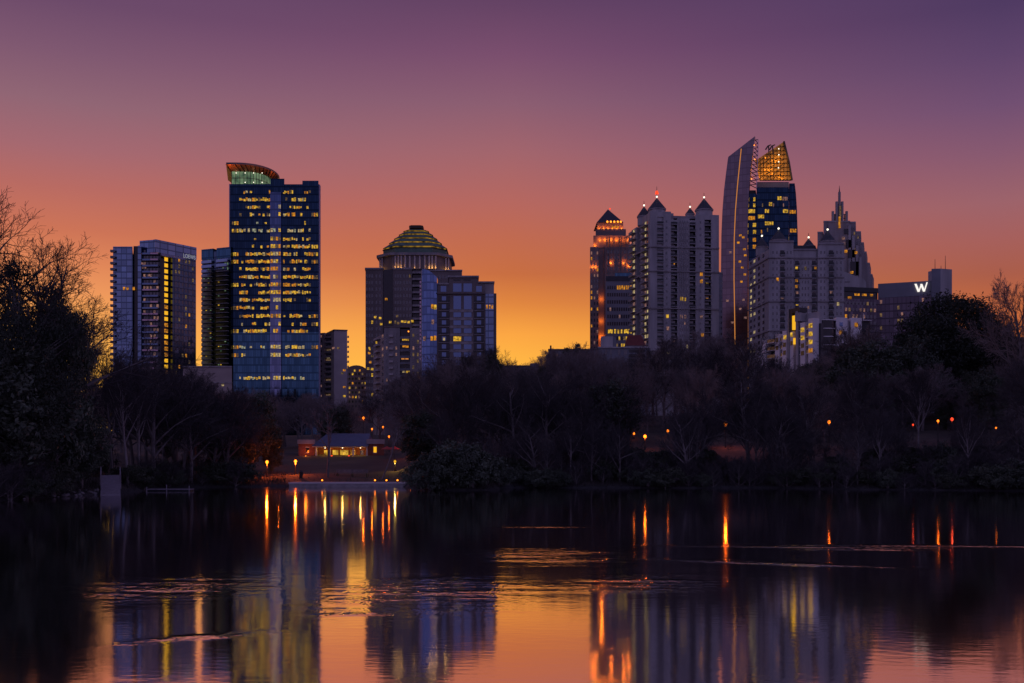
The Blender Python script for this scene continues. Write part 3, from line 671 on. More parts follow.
b.grid(fa, fl(552, 596, 4.5), 2.0, [355.5], 3.2, .1, ['roselit']); b.win(fa, 550, 551.5, 345.5, 349, 'darkmetal', .3, 'chimney', -1)
b.done()

# --- orange floodlit stepped tower
b = Bld('stepped_tower', 'stepped tower with a pyramid roof, floodlit deep orange at every setback', 'skyscraper', 611, 650)
fa = Fr(590, 650, 634, 650)
b.vol('wall', fa, 590, 598.5, 247, 'darkstone', 30); b.vol('wall', fa, 604.5, 634, 247, 'darkstone', 30); b.vol('wall', fa, 598.5, 604.5, 247, 'darkstone', 28, -2.0)
b.vol('tier', fa, 593.5, 630, 235, 'darkstone', 28, -1.5, 247); b.vol('tier', fa, 596, 626.5, 228, 'darkstone', 26, -3, 235); b.vol('tier', fa, 597.5, 623.8, 221, 'darkstone', 24, -4.2, 228)
a0, a1, z0_ = fa.U(597.2), fa.U(624), b.z(221)
ap = fa.P(fa.U(610), -14); pr = [fa.P(a0, -3.6), fa.P(a1, -3.6), fa.P(a1, -29), fa.P(a0, -29)]
mb = b.mb('roof')
for i in range(4): mb.face([(*pr[i], z0_), (*pr[(i + 1) % 4], z0_), (*ap, PZ(209.3, 664))], M['roofdark'])
mb = MB(); mb.ball((PX(610, 664), 664, PZ(208.8, 664)), .5, M['redlamp']); mb.build('beacon', b.root)
for c in fl(591.5, 598, 3): b.grid(fa, [c], 1.4, fl(253, 352, 5.6), 3.0, .25, ['amber', 'roselit'])
for c in fl(608, 634, 3.4): b.grid(fa, [c], 1.5, fl(252, 274, 5.6), 3.0, .03, ['amber'])
for px in (607, 610.5, 614, 617.5, 620.5): b.win(fa, px, px + 1.2, 219.6, 221.2, 'orangebulb', -3.2, 'floodlight', -3.9)
for px in (612.5, 615, 617.6): b.win(fa, px, px + 1.4, 224.5, 226.6, 'amber', -4.0, d0=-4.4)
for px in (599.5, 604, 608.5, 613, 617.5, 622): b.up(fa, px, 227.6, 330, 1.0, d=-4.2)
for px in (595, 600, 605, 611, 616.5, 622, 627): b.up(fa, px, 240.5 if px > 597 else 246, 560, 1.1, d=-1.5)
for px in (592, 595.5): b.up(fa, px, 268, 520, 1.1)
for px, y in ((611, 264), (623.5, 264), (628.5, 267)): b.up(fa, px, y, 600, 1.1)
for y in (352, 338, 322, 300): b.up(fa, 601.5, y, 1500 if y > 330 else 800, 2.2, d=-2, bulb=None)
for c in (606.4, 609.2, 613.4, 618.8, 621.3, 625.8): b.vol('pilaster', fa, c, c + .9, 237 if c < 627 else 250, 'darkstone', .4, .55 if True else 0, 273)
b.done()
b = Bld('office_block', 'dark office block with one row of orange windows, in front of the orange floodlit tower', 'office block', 621, 600)
fa = Fr(606, 600, 640, 600)
b.vol('wall', fa, 606, 640, 277, 'grey', 22); b.vol('penthouse', fa, 615, 640, 272.5, 'teal', 18, -1.5, 277); b.vol('roof_edge', fa, 605.8, 640, 276.2, 'roofdark', 22, .3, 281)
for y in fl(287.5, 350, 7.25): b.grid(fa, fl(608, 639, 2.3), 1.5, [y], 3.6, .03 if y < 325 else .5, ['roselit', 'dimlit'] if y < 325 else ['yellow', 'dimlit', 'yellow'], 'glassdim')
for px in fl(617, 632, 2.2): b.win(fa, px, px + 1.5, 285.5, 289.5, 'amber', .12)
for px in fl(608, 636, 3.2): b.win(fa, px, px + 1.5, 329.5, 333.5, 'yellow', .12)
b.done()

# --- big balcony condo with four pointed turrets
def turret(b, px, Y, tip, base, hw, bright=True, foot=None, finial=False):
    x = PX(px, Y); r = hw / F * Y
    mb = MB(); mb.cone(x, Y, r * 1.12, .12, PZ(base, Y), PZ(tip + 2.5, Y), 12, M['roofdark'], .26)
    mb.cone(x, Y, .16, .1, PZ(tip + 2.5, Y), PZ(tip - (9 if finial else 3), Y), 6, M['darkmetal']); mb.build('turret_roof', b.root)
    if foot:
        mb = MB(); mb.cone(x, Y, r, r, PZ(foot, Y), PZ(base, Y), 12, M['concrete'], .26); mb.cone(x, Y, r * 1.1, r * 1.1, PZ(base + 1.3, Y), PZ(base, Y) , 12, M['stone'], .26); mb.build('turret', b.root)
    mb = MB(); mb.ball((x, Y - .2, PZ(tip + 1.4, Y)), .45, M['whitelamp'], 8, 5); mb.build('turret_lamp', b.root)
    if finial: mb = MB(); mb.cone(x, Y, .9, .5, PZ(tip - 1.5, Y), PZ(tip - 4.5, Y), 8, M['redlamp']); mb.build('red_beacon', b.root)
b = Bld('turreted_tower', 'tall pale apartment tower with four pointed turrets and columns of dark balconies', 'skyscraper', 680, 480)
fa = Fr(650, 480, 719, 484); fb = Fr(631.5, 506, 650, 480)
segs = [(650, 657.2, 'w', 211), (657.2, 663.4, 'r', 212), (663.4, 671, 'w', 211), (671, 677.2, 'r', 219), (677.2, 689.6, 'w', 217.5), (689.6, 695.4, 'r', 219), (695.4, 704.6, 'w', 213), (704.6, 711, 'r', 213.5), (711, 719, 'w', 213)]
fr11 = fl(221, 372, 6.35)
for a, c, k, top in segs:
    if k == 'w': b.vol('wall', fa, a, c, top, 'concrete', 26)
    else:
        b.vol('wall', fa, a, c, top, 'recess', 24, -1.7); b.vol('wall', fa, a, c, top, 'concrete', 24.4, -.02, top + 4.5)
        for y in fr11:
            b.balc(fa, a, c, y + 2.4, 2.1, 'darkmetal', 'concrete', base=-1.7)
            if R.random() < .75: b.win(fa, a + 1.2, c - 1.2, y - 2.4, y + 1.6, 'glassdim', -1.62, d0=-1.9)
b.vol('roof_deck', fa, 664, 712, 214.5, 'stone', 24, -1.0, 217)
for c in (666.6, 700.4): b.grid(fa, [c], 1.6, fr11, 2.4, .03, ['roselit'])
for c in (679, 681.3, 683.6, 685.9, 688.2): b.vol('pilaster', fa, c, c + .55, 221, 'stone', .3, .3)
for c in (680.2, 682.5, 684.8, 687.1): b.grid(fa, [c], 1.0, fr11, 2.8, .02, ['roselit'])
for y in (246, 270.2, 307.5, 350):
    for a, c, k, top in segs: b.vol('cornice', fa, a, c, y, 'stone', 1.0, .55, y + 1.3)
    b.vol('cornice', fb, 631.5, 650, y, 'stone', 1.0, .55, y + 1.3)
b.vol('wall', fb, 631.6, 636.5, 218, 'concrete', 18); b.vol('wall', fb, 640.5, 650, 212, 'concrete', 12); b.vol('wall', fb, 636.5, 640.5, 219, 'recess', 14, -2)
for y in fr11:
    b.balc(fb, 632, 636.3, y + 2.4, 1.9, 'grey', 'concrete', h=.9); b.balc(fb, 643, 648.3, y + 2.4, 1.9, 'grey', 'concrete', h=.9)
    b.win(fb, 633, 634.8, y - 2, y + 1.5, R.choice(['cream_l', 'cream_l', 'roselit'])); b.win(fb, 644.6, 646.2, y - 2, y + 1.5, R.choice(['cream_l', 'cream_l', 'roselit'])); b.win(fb, 647, 648.2, y - 1.5, y + 1.5, R.choice(['cream_l', 'glassdim']))
for px, y, m, dd in ((673, 261.4, 'amber', -1.5), (707, 279.5, 'yellow', -1.5), (700, 273, 'amber', .1), (700, 280, 'amber', .1), (680.2, 298, 'yellow', .12), (683.5, 298.5, 'yellow', .12), (707, 298, 'amber', -1.5), (659, 316, 'yellow', -1.5), (666, 315.8, 'yellow', .1), (680, 316, 'roselit', .12), (684, 316, 'roselit', .12), (700, 316, 'roselit', .1), (701, 334, 'amber', .1), (666.5, 328, 'roselit', .1), (659.5, 334, 'roselit', -1.5), (673, 341.5, 'roselit', -1.5), (686, 346, 'cream_l', .12), (667, 352, 'cream_l', .1)):
    b.win(fa, px, px + 2.6, y - 1.6, y + 1.8, m, dd + .05, d0=dd - .2)
turret(b, 644, 494, 204, 216.5, 6.5, foot=226); turret(b, 656.8, 488, 195.5, 209.5, 8.4, foot=222, finial=True); turret(b, 690, 500, 205.5, 214, 4.4, foot=222); turret(b, 704, 491, 196, 210.2, 8.4, foot=222)
b.done()
b = Bld('apartment_block', 'sliver of a dark apartment block between the turreted tower and the glass sails', 'apartment block', 719, 560)
fa = Fr(712, 560, 722.5, 560); b.vol('wall', fa, 712, 722.5, 273, 'grey', 14); b.vol('roof_edge', fa, 712, 722.7, 272.2, 'stone', 14, .3, 273.4)
b.grid(fa, [718.6, 721.3], 1.2, fl(278, 345, 5.6), 2.4, .12, ['roselit', 'dimlit']); b.done()
b = Bld('low_building', 'grey low building with a small red gable, below the turreted tower', 'building', 625, 400)
fa = Fr(598, 400, 650, 400)
b.vol('wall', fa, 598, 650, 348, 'grey', 16); b.vol('roof_edge', fa, 597.6, 650.4, 346.8, 'concrete', 16.5, .4, 348.2); b.vol('wall', fa, 601, 613, 336, 'concrete', 8, -1, 347); b.vol('wall', fa, 613.1, 616, 336.3, 'grey', 7, -1.4, 347)
b.vol('wall', fa, 626, 647, 345, 'concrete', 6, -2, 347)
mb = b.mb('gable_roof'); q = [fa.P(fa.U(626.5), -1.6), fa.P(fa.U(646.5), -1.6), fa.P(fa.U(646.5), -9), fa.P(fa.U(626.5), -9)]
z0_, z1_ = b.z(345), b.z(333.4); r0 = fa.P(fa.U(629), -5.2); r1 = fa.P(fa.U(643), -5.2)
for pp in ([(*q[0], z0_), (*q[1], z0_), (*r1, z1_), (*r0, z1_)], [(*q[2], z0_), (*q[3], z0_), (*r0, z1_), (*r1, z1_)], [(*q[1], z0_), (*q[2], z0_), (*r1, z1_)], [(*q[3], z0_), (*q[0], z0_), (*r0, z1_)]): mb.face(pp, M['roofred'])
for px, a in ((605, 2), (610, 1.6), (618, 2.2), (624, 3)): b.win(fa, px, px + a, 350, 355, 'glassdim', .1)
b.win(fa, 629, 645, 349.5, 352.5, 'recess', .1); b.win(fa, 629, 645, 354, 357, 'recess', .1)
b.done()

# --- the pair of curved sails
b = Bld('sail_tower', 'tall glass tower capped by two curved sails, one of them a golden lattice', 'skyscraper', 758, 640)
fa = Fr(721, 640, 757, 632); fb = Fr(748, 648, 798, 648)
def slab(mb, fr, prof, d0, d1, mat, Y=640):
    f_ = [(*fr.P(fr.U(px), d1), PZ(py, Y)) for px, py in prof]; k_ = [(*fr.P(fr.U(px) + (b.sk * -d0 if d0 < -10 else 0), d0), PZ(py, Y)) for px, py in prof]
    mb.face(f_, M[mat]); mb.face(list(reversed(k_)), M[mat])
    for i in range(len(prof)): j = (i + 1) % len(prof); mb.face([f_[j], f_[i], k_[i], k_[j]], M[mat])
zb_py = HOR - (b.zb - CZ) * F / 640
# each sail is cut in courses so that its curved edge stays convex
lev = [(160, 727.8, 752.2), (175, 725.8, 750.6), (190, 724.0, 749.3), (210, 722.4, 748.2), (235, 721.3, 747.6), (270, 720.9, 747.4), (310, 720.9, 747.4), (zb_py, 720.9, 747.4)]
lsail = MB()
slab(lsail, fa, [(727.8, 160), (752.2, 160), (754.9, 140), (728.3, 157.6)], -3, 0, 'purpleglass')
for (y0, l0, r0_), (y1, l1, r1_) in zip(lev, lev[1:]): slab(lsail, fa, [(l1, y1), (r1_, y1), (r0_, y0), (l0, y0)], -3, 0, 'purpleglass')
lsail.build('sail', b.root)
st = MB(); sl = [(741.2, 151), (739.2, 170), (737.4, 188), (735.4, 212), (734.2, 240), (734, 280), (734.6, 315), (735, 345)]
for (a, y0), (c, y1) in zip(sl, sl[1:]): slab(st, fa, [(c - .35, y1), (c + .45, y1), (a + .45, y0), (a - .35, y0)], .02, .25, 'stripe')
st.build('light_strip', b.root)
tr = MB()
for i, y in enumerate(fl(143, 188, 4)):
    xa = 755.5 - max(0, y - 145) * .13; xb = 757.8 - max(0, y - 150) * .04
    for (x0, y0, x1, y1) in ((xa - .6, y, xb, y), (xa - .6, y, xb, y + 4), (xb, y, xb - .1, y + 4)):
        tr.tube([Vector((*fa.P(fa.U(x0), -1.5), b.z(y0))), Vector((*fa.P(fa.U(x1), -1.5), b.z(y1)))], [.3, .3], 4, M['sunsetpink'])
tr.build('edge_truss', b.root)
for px, y in ((754.3, 149), (754.8, 163), (751.6, 182)): mb = MB(); mb.ball((*fa.P(fa.U(px), .2), b.z(y)), .4, M['orangebulb'], 6, 4); mb.build('truss_lamp', b.root)
# golden sail
gs = MB(); slab(gs, fb, [(758.5, 160), (787, 141.3), (789.4, 150), (792.2, 162), (795, 180), (763, 180)], -9, -8, 'gold', 655); gs.build('golden_sail', b.root)
def zg(py): return PZ(py, 655)
lt = MB()
def inside(px, py): return py > 160 - (px - 758.5) * .656 + .6 and px < 787 + (py - 141) * .2
for px in fl(760, 795, 3.4):
    ys = [y for y in fl(141, 181, 1.0) if inside(px, y)]
    if len(ys) > 2: lt.tube([Vector((*fb.P(fb.U(px), -7.6), zg(ys[0]))), Vector((*fb.P(fb.U(px), -7.6), zg(180)))], [.17, .17], 4, M['bronze'])
for y in fl(146, 181, 4.2):
    xs = [x for x in fl(758, 796, .5) if inside(x, y)]
    if len(xs) > 2: lt.tube([Vector((*fb.P(fb.U(xs[0]), -7.4), zg(y))), Vector((*fb.P(fb.U(xs[-1]), -7.4), zg(y)))], [.17, .17], 4, M['bronze'])
    for x in fl(760, 795, 6.8):
        if inside(x, y) and inside(x + 6.8, y - 4.2): lt.tube([Vector((*fb.P(fb.U(x), -7.2), zg(y))), Vector((*fb.P(fb.U(x + 6.8), -7.2), zg(y - 4.2)))], [.12, .12], 4, M['bronze'])
lt.tube([Vector((*fb.P(fb.U(787), -7.6), zg(141))), Vector((*fb.P(fb.U(792.2), -7.6), zg(162))), Vector((*fb.P(fb.U(795.2), -7.6), zg(180)))], [.7, .7, .7], 5, M['darkmetal'])
lt.build('sail_lattice', b.root)
for px, y in ((781.5, 149), (781.6, 155), (781.4, 162), (781.2, 168), (768, 158), (767.6, 170), (775, 174)):
    mb = MB(); mb.ball((*fb.P(fb.U(px), -6.6), zg(y)), .38, M['whitelamp' if px > 780 else 'orangebulb'], 6, 4); mb.build('sail_lamp', b.root)
for px, y in ((765, 173), (776, 165), (784, 155), (788, 173)):
    q = fb.P(fb.U(px), 3); b.light(q.x, q.y, zg(y), 950, (1, 0.46, 0.06), .6)
for px, Y in ((764, 650), (768, 650)): mb = MB(); mb.tube([Vector((PX(px + 1.6, Y), Y, zg(152))), Vector((PX(px + 4, Y), Y, zg(148.5))), Vector((PX(px + 7, Y), Y, zg(147.2)))], [.5, .5, .4], 5, M['darkmetal']); mb.tube([Vector((PX(px + 5, Y), Y, zg(157))), Vector((PX(px + 4.5, Y), Y, zg(148)))], [.4, .4], 5, M['darkmetal']); mb.build('crane_arm', b.root)
b.vol('wall', fb, 756.5, 788.8, 178.6, 'navy', 20); b.vol('wall', fb, 748.4, 756.5, 190, 'navy', 18, -.6); b.vol('wall', fb, 748.4, 756.5, 186, 'darkmetal', 14, -2, 190)
rs = MB(); lev2 = [(180, 794.6), (190, 795.8), (205, 796.8), (232, 797.6), (270, 798), (zb_py, 798)]
for (y0, r0_), (y1, r1_) in zip(lev2, lev2[1:]): slab(rs, fb, [(789, y1), (r1_, y1), (r0_, y0), (789, y0)], -14, .3, 'navy')
rs.build('side_wing', b.root)
b.vol('crown_band', fb, 757, 788.5, 179.5, 'grey', .3, .25, 184)
for a, c, y, m in ((748.8, 755.8, 208, 'yellow'), (748.8, 755.8, 215, 'amber'), (753.5, 756, 196, 'yellow'), (753.5, 756, 202, 'yellow'), (753, 756, 222, 'yellow'), (753.2, 756, 229, 'yellow'), (753, 756, 237, 'amber'), (753, 756, 244, 'amber'), (777.5, 781.5, 195, 'yellow'), (769, 772, 201, 'yellow'), (773, 774, 202, 'roselit'),
                   (765, 769, 208, 'yellow'), (758, 764, 213.5, 'yellow'), (765, 773.5, 220.5, 'yellow'), (783, 788, 208, 'yellow'), (789.5, 796, 209, 'amber'), (790, 796.5, 228, 'amber'), (783, 784, 202, 'roselit'), (762, 763, 202, 'dimlit'), (761, 762.2, 229, 'amber'), (788.5, 797, 236, 'dimlit'), (782.5, 787.5, 195.5, 'roselit'), (767, 768, 227, 'dimlit')):
    x = a
    while x < c - .6: b.win(fb, x, min(x + 1.8, c), y - 1.9, y + 1.7, m, .4 if a > 788.9 else .08, d0=-.9); x += 2.15
for px, y in ((739, 236), (742, 238), (737, 243), (743, 250), (744, 256), (738.5, 262), (741, 268), (743.5, 275), (740, 282), (729, 252), (726, 300), (742, 300), (739, 309), (744, 318), (731, 322)): b.win(fa, px, px + 2.6, y, y + 2, 'amber' if y < 290 and px > 736 else 'roselit', .1)  # orange ones include reflections in the glass, put in as glowing windows
b.done()

# --- castle-like apartment house in front of it
b = Bld('turreted_building', 'wide pale apartment house with four dark conical turrets, below the glass sails', 'apartment block', 800, 450)
fa = Fr(769, 450, 844, 450); fb = Fr(749, 478, 769, 450)
b.vol('wall', fa, 769, 793.5, 242, 'concrete', 24); b.vol('wall', fa, 793.5, 817.5, 249.5, 'concrete', 22, -.9); b.vol('wall', fa, 817.5, 844, 244, 'concrete', 24); b.vol('wall', fb, 749, 769, 249, 'concrete', 16)
b.vol('roof', fa, 793, 818, 243.5, 'roofdark', 16, -4, 249.5)
for y in (257, 276.4, 300.6, 330):
    for a, c, dd in ((768.6, 793.5, 0), (793.5, 817.5, -.9), (817.5, 844.4, 0)): b.vol('cornice', fa, a, c, y, 'stone', 1.0 - dd, .55 + dd, y + 1.4)
    b.vol('cornice', fb, 749, 769, y, 'stone', 1, .55, y + 1.4)
b.vol('parapet', fa, 769, 793.6, 240.6, 'stone', 24, .4, 242.6); b.vol('parapet', fa, 817.4, 844.2, 242.6, 'stone', 24, .4, 244.6); b.vol('parapet', fa, 793.6, 817.4, 248.4, 'stone', 1.5, -.5, 250)
rows14 = [252.5] + fl(262.5, 350, 6.4)
for y in rows14:
    for c in (773, 777, 787.5, 791, 821, 824.5, 837, 841): b.win(fa, c - .65, c + .65, y - 1.5, y + 1.4, 'glassdim')
    for c in (782.3, 831): b.win(fa, c - 2.2, c + 2.2, y - 2.2, y + 2.2, 'recess', .04, 'loggia'); b.balc(fa, c - 2.5, c + 2.5, y + 2.6, 1.0, 'darkmetal', 'concrete')
    if y > 255:
        for c in (797.5, 816 - 1.6): b.win(fa, c - 1.9, c + 1.9, y - 2.2, y + 2.2, 'recess', -.86, 'loggia', -1.2); b.balc(fa, c - 2.2, c + 2.2, y + 2.6, 1.0, 'darkmetal', 'concrete', base=-.9)
        for c in (803, 806, 809): b.win(fa, c - .7, c + .7, y - 1.5, y + 1.4, 'roselit' if R.random() < .06 else 'glassdim', -.84, d0=-1.2)
    for c in (751, 754.5): b.win(fb, c - .8, c + .8, y - 1.5, y + 1.4, 'cream_l' if R.random() < .55 else 'glassdim')
    for c in (759, 763.5): b.win(fb, c - .9, c + .9, y - 1.8, y + 1.8, 'recess' if c == 759 else 'glassdim')
for px, y, m, dd in ((796, 268, 'yellow', -.8), (815, 268, 'amber', -.8), (776.5, 279.3, 'amber', .1), (795.8, 286, 'amber', -.8), (796.6, 303.6, 'yellow', -.8), (830, 292, 'roselit', .12), (837, 304, 'cream_l', .12), (796.5, 292, 'roselit', -.8), (781, 297.5, 'roselit', .1), (805, 268, 'dimlit', -.8), (796, 280.5, 'amber', -.8)):
    b.win(fa, px, px + 2.2, y - 1.6, y + 1.6, m, dd + .08, d0=dd - .3)
turret(b, 761.8, 468, 234.5, 247, 5.8, foot=256); turret(b, 778.5, 458, 227.2, 240.5, 7.8, foot=252); turret(b, 808.5, 470, 236, 246, 5.2, foot=252); turret(b, 827.5, 458, 228.2, 241.5, 7.4, foot=252)
b.done()

# --- spired stepped tower
b = Bld('spired_tower', 'grey stepped tower rising to a slender lattice spire, behind the turreted apartment house', 'skyscraper', 845, 720)
fa = Fr(817, 720, 876, 720)
for a, c, top, dd in ((823.5, 850, 221.5, 0), (850.05, 856.4, 221.8, -1.5), (818, 823.45, 232, -1.2), (856.45, 862, 231.2, -2.4), (862.05, 865.3, 242, -3.2), (865.35, 868.4, 251, -4), (868.45, 872, 262, -4.8), (872.05, 875, 273.2, -5.6)):
    b.vol('wall', fa, a, c, top, 'stone', 26, dd); b.vol('cornice', fa, a - .25, c + .02, top - .7, 'concrete', 26, dd + .3, top + .7)
for a, c, top, bot, dd in ((844, 848, 229, 234, .6), (846, 851.5, 240, 248, 1.0), (848, 855, 250, 258, 1.4), (850, 858, 262, 276, 1.8)):
    b.vol('facet', fa, a, c, top, 'recess', 2, dd, bot); b.vol('facet', fa, c + .05, c + 2.6, top - 4, 'concrete', 2, dd + .4)
b.grid(fa, [852, 854.5], 1.2, fl(228, 280, 5.4), 3.0, .1, ['dimlit']); b.grid(fa, [858, 860.3], 1.2, fl(237, 280, 5.4), 3.0, .1, ['dimlit'])
for px, y, m in ((841.5, 237.5, 'roselit'), (844, 250.5, 'amber'), (841.8, 243, 'roselit'), (850, 271.8, 'amber'), (854, 252, 'amber')): b.win(fa, px, px + 2.2, y, y + 2.4, m, 2.6, d0=1)
sp = MB(); Yc = 728; xs_ = lambda px: PX(px, 728)
for px, top in ((832.8, 211.3), (846.6, 211.3), (836.6, 201.6), (842.2, 201.6), (839.4, 192)):
    sp.box(xs_(px) - .75, xs_(px) + .75, Yc - .75, Yc + .75, PZ(222, 728), PZ(top, 728), M['stone'])
for px, top in ((834.7, 214), (838, 204), (840.8, 204), (844.5, 214)): sp.box(xs_(px) - .3, xs_(px) + .3, Yc - .4, Yc + .4, PZ(222, 728), PZ(top, 728), M['bronze'])
for y, a, c in ((214, 832.8, 846.6), (218, 832.8, 846.6), (204.5, 836.6, 842.2), (209, 836.6, 842.2)): sp.box(xs_(a), xs_(c), Yc - .28, Yc + .28, PZ(y + .7, 728), PZ(y, 728), M['stone'])
sp.cone(xs_(839.4), Yc, .5, .08, PZ(192, 728), PZ(185.5, 728), 6, M['darkmetal']); sp.build('spire', b.root)
mb = MB(); mb.box(xs_(834.8), xs_(836.4), Yc - 9, Yc - 8.3, PZ(228, 720), PZ(217, 720), M['amber']); mb.build('spire_light', b.root); mb = MB(); mb.box(xs_(839), xs_(840.4), Yc - 1.5, Yc - 1.0, PZ(219, 728), PZ(206, 728), M['dimlit']); mb.build('spire_light', b.root)
b.done()
b = Bld('low_building', 'plain pale block with a sloping roofline between the spired tower and the W hotel', 'building', 853, 600)
fa = Fr(840, 600, 866, 600)
mb = b.mb('wall'); slab_p = [(840, 400), (866, 400), (866, 282), (864, 279.5), (846, 272.2), (840, 271.5)]
f_ = [(*fa.P(fa.U(px), 0), b.z(py)) for px, py in slab_p]; k_ = [(*fa.P(fa.U(px), -14), b.z(py)) for px, py in slab_p]
mb.face(f_, M['concrete']); mb.face(list(reversed(k_)), M['concrete'])
for i in range(6): j = (i + 1) % 6; mb.face([f_[j], f_[i], k_[i], k_[j]], M['concrete'])
b.win(fa, 844.5, 850, 281.2, 282.4, 'glassdim', .1)
b.done()

# --- the hotel with the W sign
b = Bld('hotel_building', 'dark glass hotel with a glowing white W sign near its roof', 'hotel', 897, 460)
fa = Fr(878, 466, 931.5, 458); fb = Fr(843, 462, 878, 466); fc = Fr(931.5, 456.5, 940.5, 456); fd = Fr(940.5, 456, 952, 458)
b.vol('wall', fa, 878, 931.5, 296, 'hotelglass', 20); b.vol('parapet', fa, 878, 931.5, 281.6, 'grey', 20, .3, 296); b.vol('wall', fb, 843, 878, 297.5, 'hotelglass', 20); b.vol('parapet', fb, 843, 878, 286, 'darkmetal', 20, .3, 290.5); b.vol('wall', fb, 843, 878, 290.5, 'recess', 20, -.4, 297.5)
b.vol('stair_tower', fc, 931.5, 940.5, 270.2, 'grey', 8); b.vol('stair_tower', fd, 940.5, 952, 270.2, 'concrete', 8)
for px, top in ((935, 260), (945.3, 256.5), (941, 266.5)): mb = MB(); mb.tube([Vector((PX(px, 458), 458, b.z(271))), Vector((PX(px, 458), 458, b.z(top)))], [.16, .09], 5, M['darkmetal']); mb.build('antenna', b.root)
for a, c in ((855, 860), (862.5, 867), (870.5, 873.5)): b.win(fb, a, c, 292, 294.2, 'amber', -.3, d0=-.6)
b.win(fb, 848, 851.5, 295.6, 298, 'amber', .1)
rr = random.Random(5)
b.grid(fb, fl(846, 877, 3.6), 2.0, fl(302, 332, 6.6), 3.4, .22, ['roselit', 'dimlit', 'amber'], 'glassdim', rnd=rr)
b.grid(fa, fl(881, 930, 3.5), 2.2, fl(300, 332, 6.6), 3.6, .16, ['roselit', 'dimlit', 'dimlit'], None, rnd=rr)
wsg = MB()
def bar(p, q, wd):
    """one stroke of the letter, as a slanted bar"""
    pts = [(p[0] - wd / 2, p[1]), (q[0] - wd / 2, q[1]), (q[0] + wd / 2, q[1]), (p[0] + wd / 2, p[1])]
    f_ = [(*fa.P(fa.U(x), .75), b.z(y)) for x, y in pts]; k_ = [(*fa.P(fa.U(x), .45), b.z(y)) for x, y in pts]
    wsg.face(f_, M['sign']); wsg.face(list(reversed(k_)), M['sign'])
    for i in range(4): j = (i + 1) % 4; wsg.face([f_[i], f_[j], k_[j], k_[i]], M['sign'])
bar((915.5, 284), (918.6, 292), 2.1); bar((921.4, 284.4), (918.8, 292), 1.2); bar((921.2, 284.4), (924.0, 292), 2.1); bar((927.0, 283), (924.2, 292), 1.2)
wsg.build('sign_letter', b.root)
b.done()

# --- white stepped apartments in front, right
b = Bld('white_apartments', 'white stepped apartment building with projecting fins, yellow windows and a yellow light column', 'apartment block', 812, 330)
fa = Fr(762, 345, 816, 322); fb = Fr(814, 324, 836, 330); fc = Fr(835, 326, 862, 328)
b.vol('wall', fa, 763, 797, 340, 'recess', 4, -2.0); b.vol('wall', fa, 797, 815.5, 326, 'recess', 3.4, -2.2); b.vol('wall', fa, 797.2, 814, 314, 'concrete', 3.3, -2.4, 326)
b.vol('wall', fb, 812, 830, 313.4, 'concrete', 7, -5, 322)
for a, c, top in ((763, 766.6, 335), (775.6, 780, 331), (783, 787.2, 329), (790.6, 794, 331), (801, 805.6, 323.8), (809, 813.8, 321)): b.vol('fin_wall', fa, a, c, top, 'white', 3.2, .3)
b.vol('fin_wall', fa, 797, 799, 311.5, 'concrete', 5, .6); b.vol('dark_frame', fa, 789.2, 790.2, 308, 'concrete', 1.5, .8); b.vol('dark_frame', fa, 790.2, 800.5, 308.2, 'darkmetal', 3, .5, 312.5)
b.vol('dark_frame', fa, 790.4, 793, 312.5, 'darkmetal', 2, .45, 331)
mb = MB(); u0, u1 = fa.U(793.4), fa.U(796.2); b.put(mb, fa, u0, u1, b.z(329.5), b.z(315.5), -.4, .55, 'steady'); mb.build('light_column', b.root)
mb = MB(); b.put(mb, fa, fa.U(794.3), fa.U(795.8), b.z(344), b.z(338), -.3, .5, 'steady'); mb.build('light_column', b.root)
for a, c, y, m in ((801.6, 805, 331, 'yellow'), (801.6, 805, 338.8, 'yellow'), (801.8, 804.8, 346.5, 'recess'), (801.8, 804.8, 354, 'recess'), (809.6, 813.2, 328, 'yellow'), (809.6, 813.2, 336.2, 'yellow'), (809.6, 813.2, 344, 'yellow'), (809.6, 813.2, 352.5, 'amber'), (784.5, 787, 335.5, 'yellow'), (784, 786.5, 343, 'recess'), (784, 786.5, 351, 'recess'), (776.6, 779, 337, 'recess'), (776.6, 779, 345, 'recess'), (791.3, 793.6, 334, 'yellow'), (791.3, 793.2, 342.5, 'recess')):
    b.win(fa, a, c, y - 2, y + 2.2, m, .42)
for y in (338.5, 346.5, 354.5):
    for a, c in ((766.8, 775.4), (780.2, 782.8), (787.4, 790.4)): b.balc(fa, a, c, y, 2.0, 'glassdim', 'white', base=-2)
for y in (330.5, 338.5, 346.5, 354.5):
    for a, c in ((799.2, 800.9), (805.8, 808.9)): b.balc(fa, a, c, y, 2.0, 'glassdim', 'white', base=-2)
# rounded glass corner with white floor slabs
cv = MB(); cxx, cyy = PX(824.5, 327.5), 327.5
def arc(r): return [(cxx + r * math.cos(math.pi + math.pi * i / 16), cyy + r * .8 * math.sin(math.pi + math.pi * i / 16)) for i in range(17)]
cv.prism(arc(3.3), b.zb, b.z(321.8), M['recess']); cv.build('rounded_corner', b.root)
for y in (322.4, 330.8, 338.8, 347):
    mb = MB(); mb.prism(arc(3.75), b.z(y), b.z(y - .9), M['white']); mb.build('balcony', b.root)
b.vol('wall', fc, 835.4, 846.8, 319.2, 'white', 9, .4); b.vol('wall', fc, 846.8, 850.4, 321.5, 'concrete', 9, -.6); b.vol('wall', fc, 850.4, 861.4, 319, 'white', 9, .3); b.vol('wall', fc, 861.4, 871.5, 321.5, 'darkmetal', 9, -1); b.vol('roof_edge', fc, 864, 871.5, 320.8, 'white', 4, .2, 321.4)
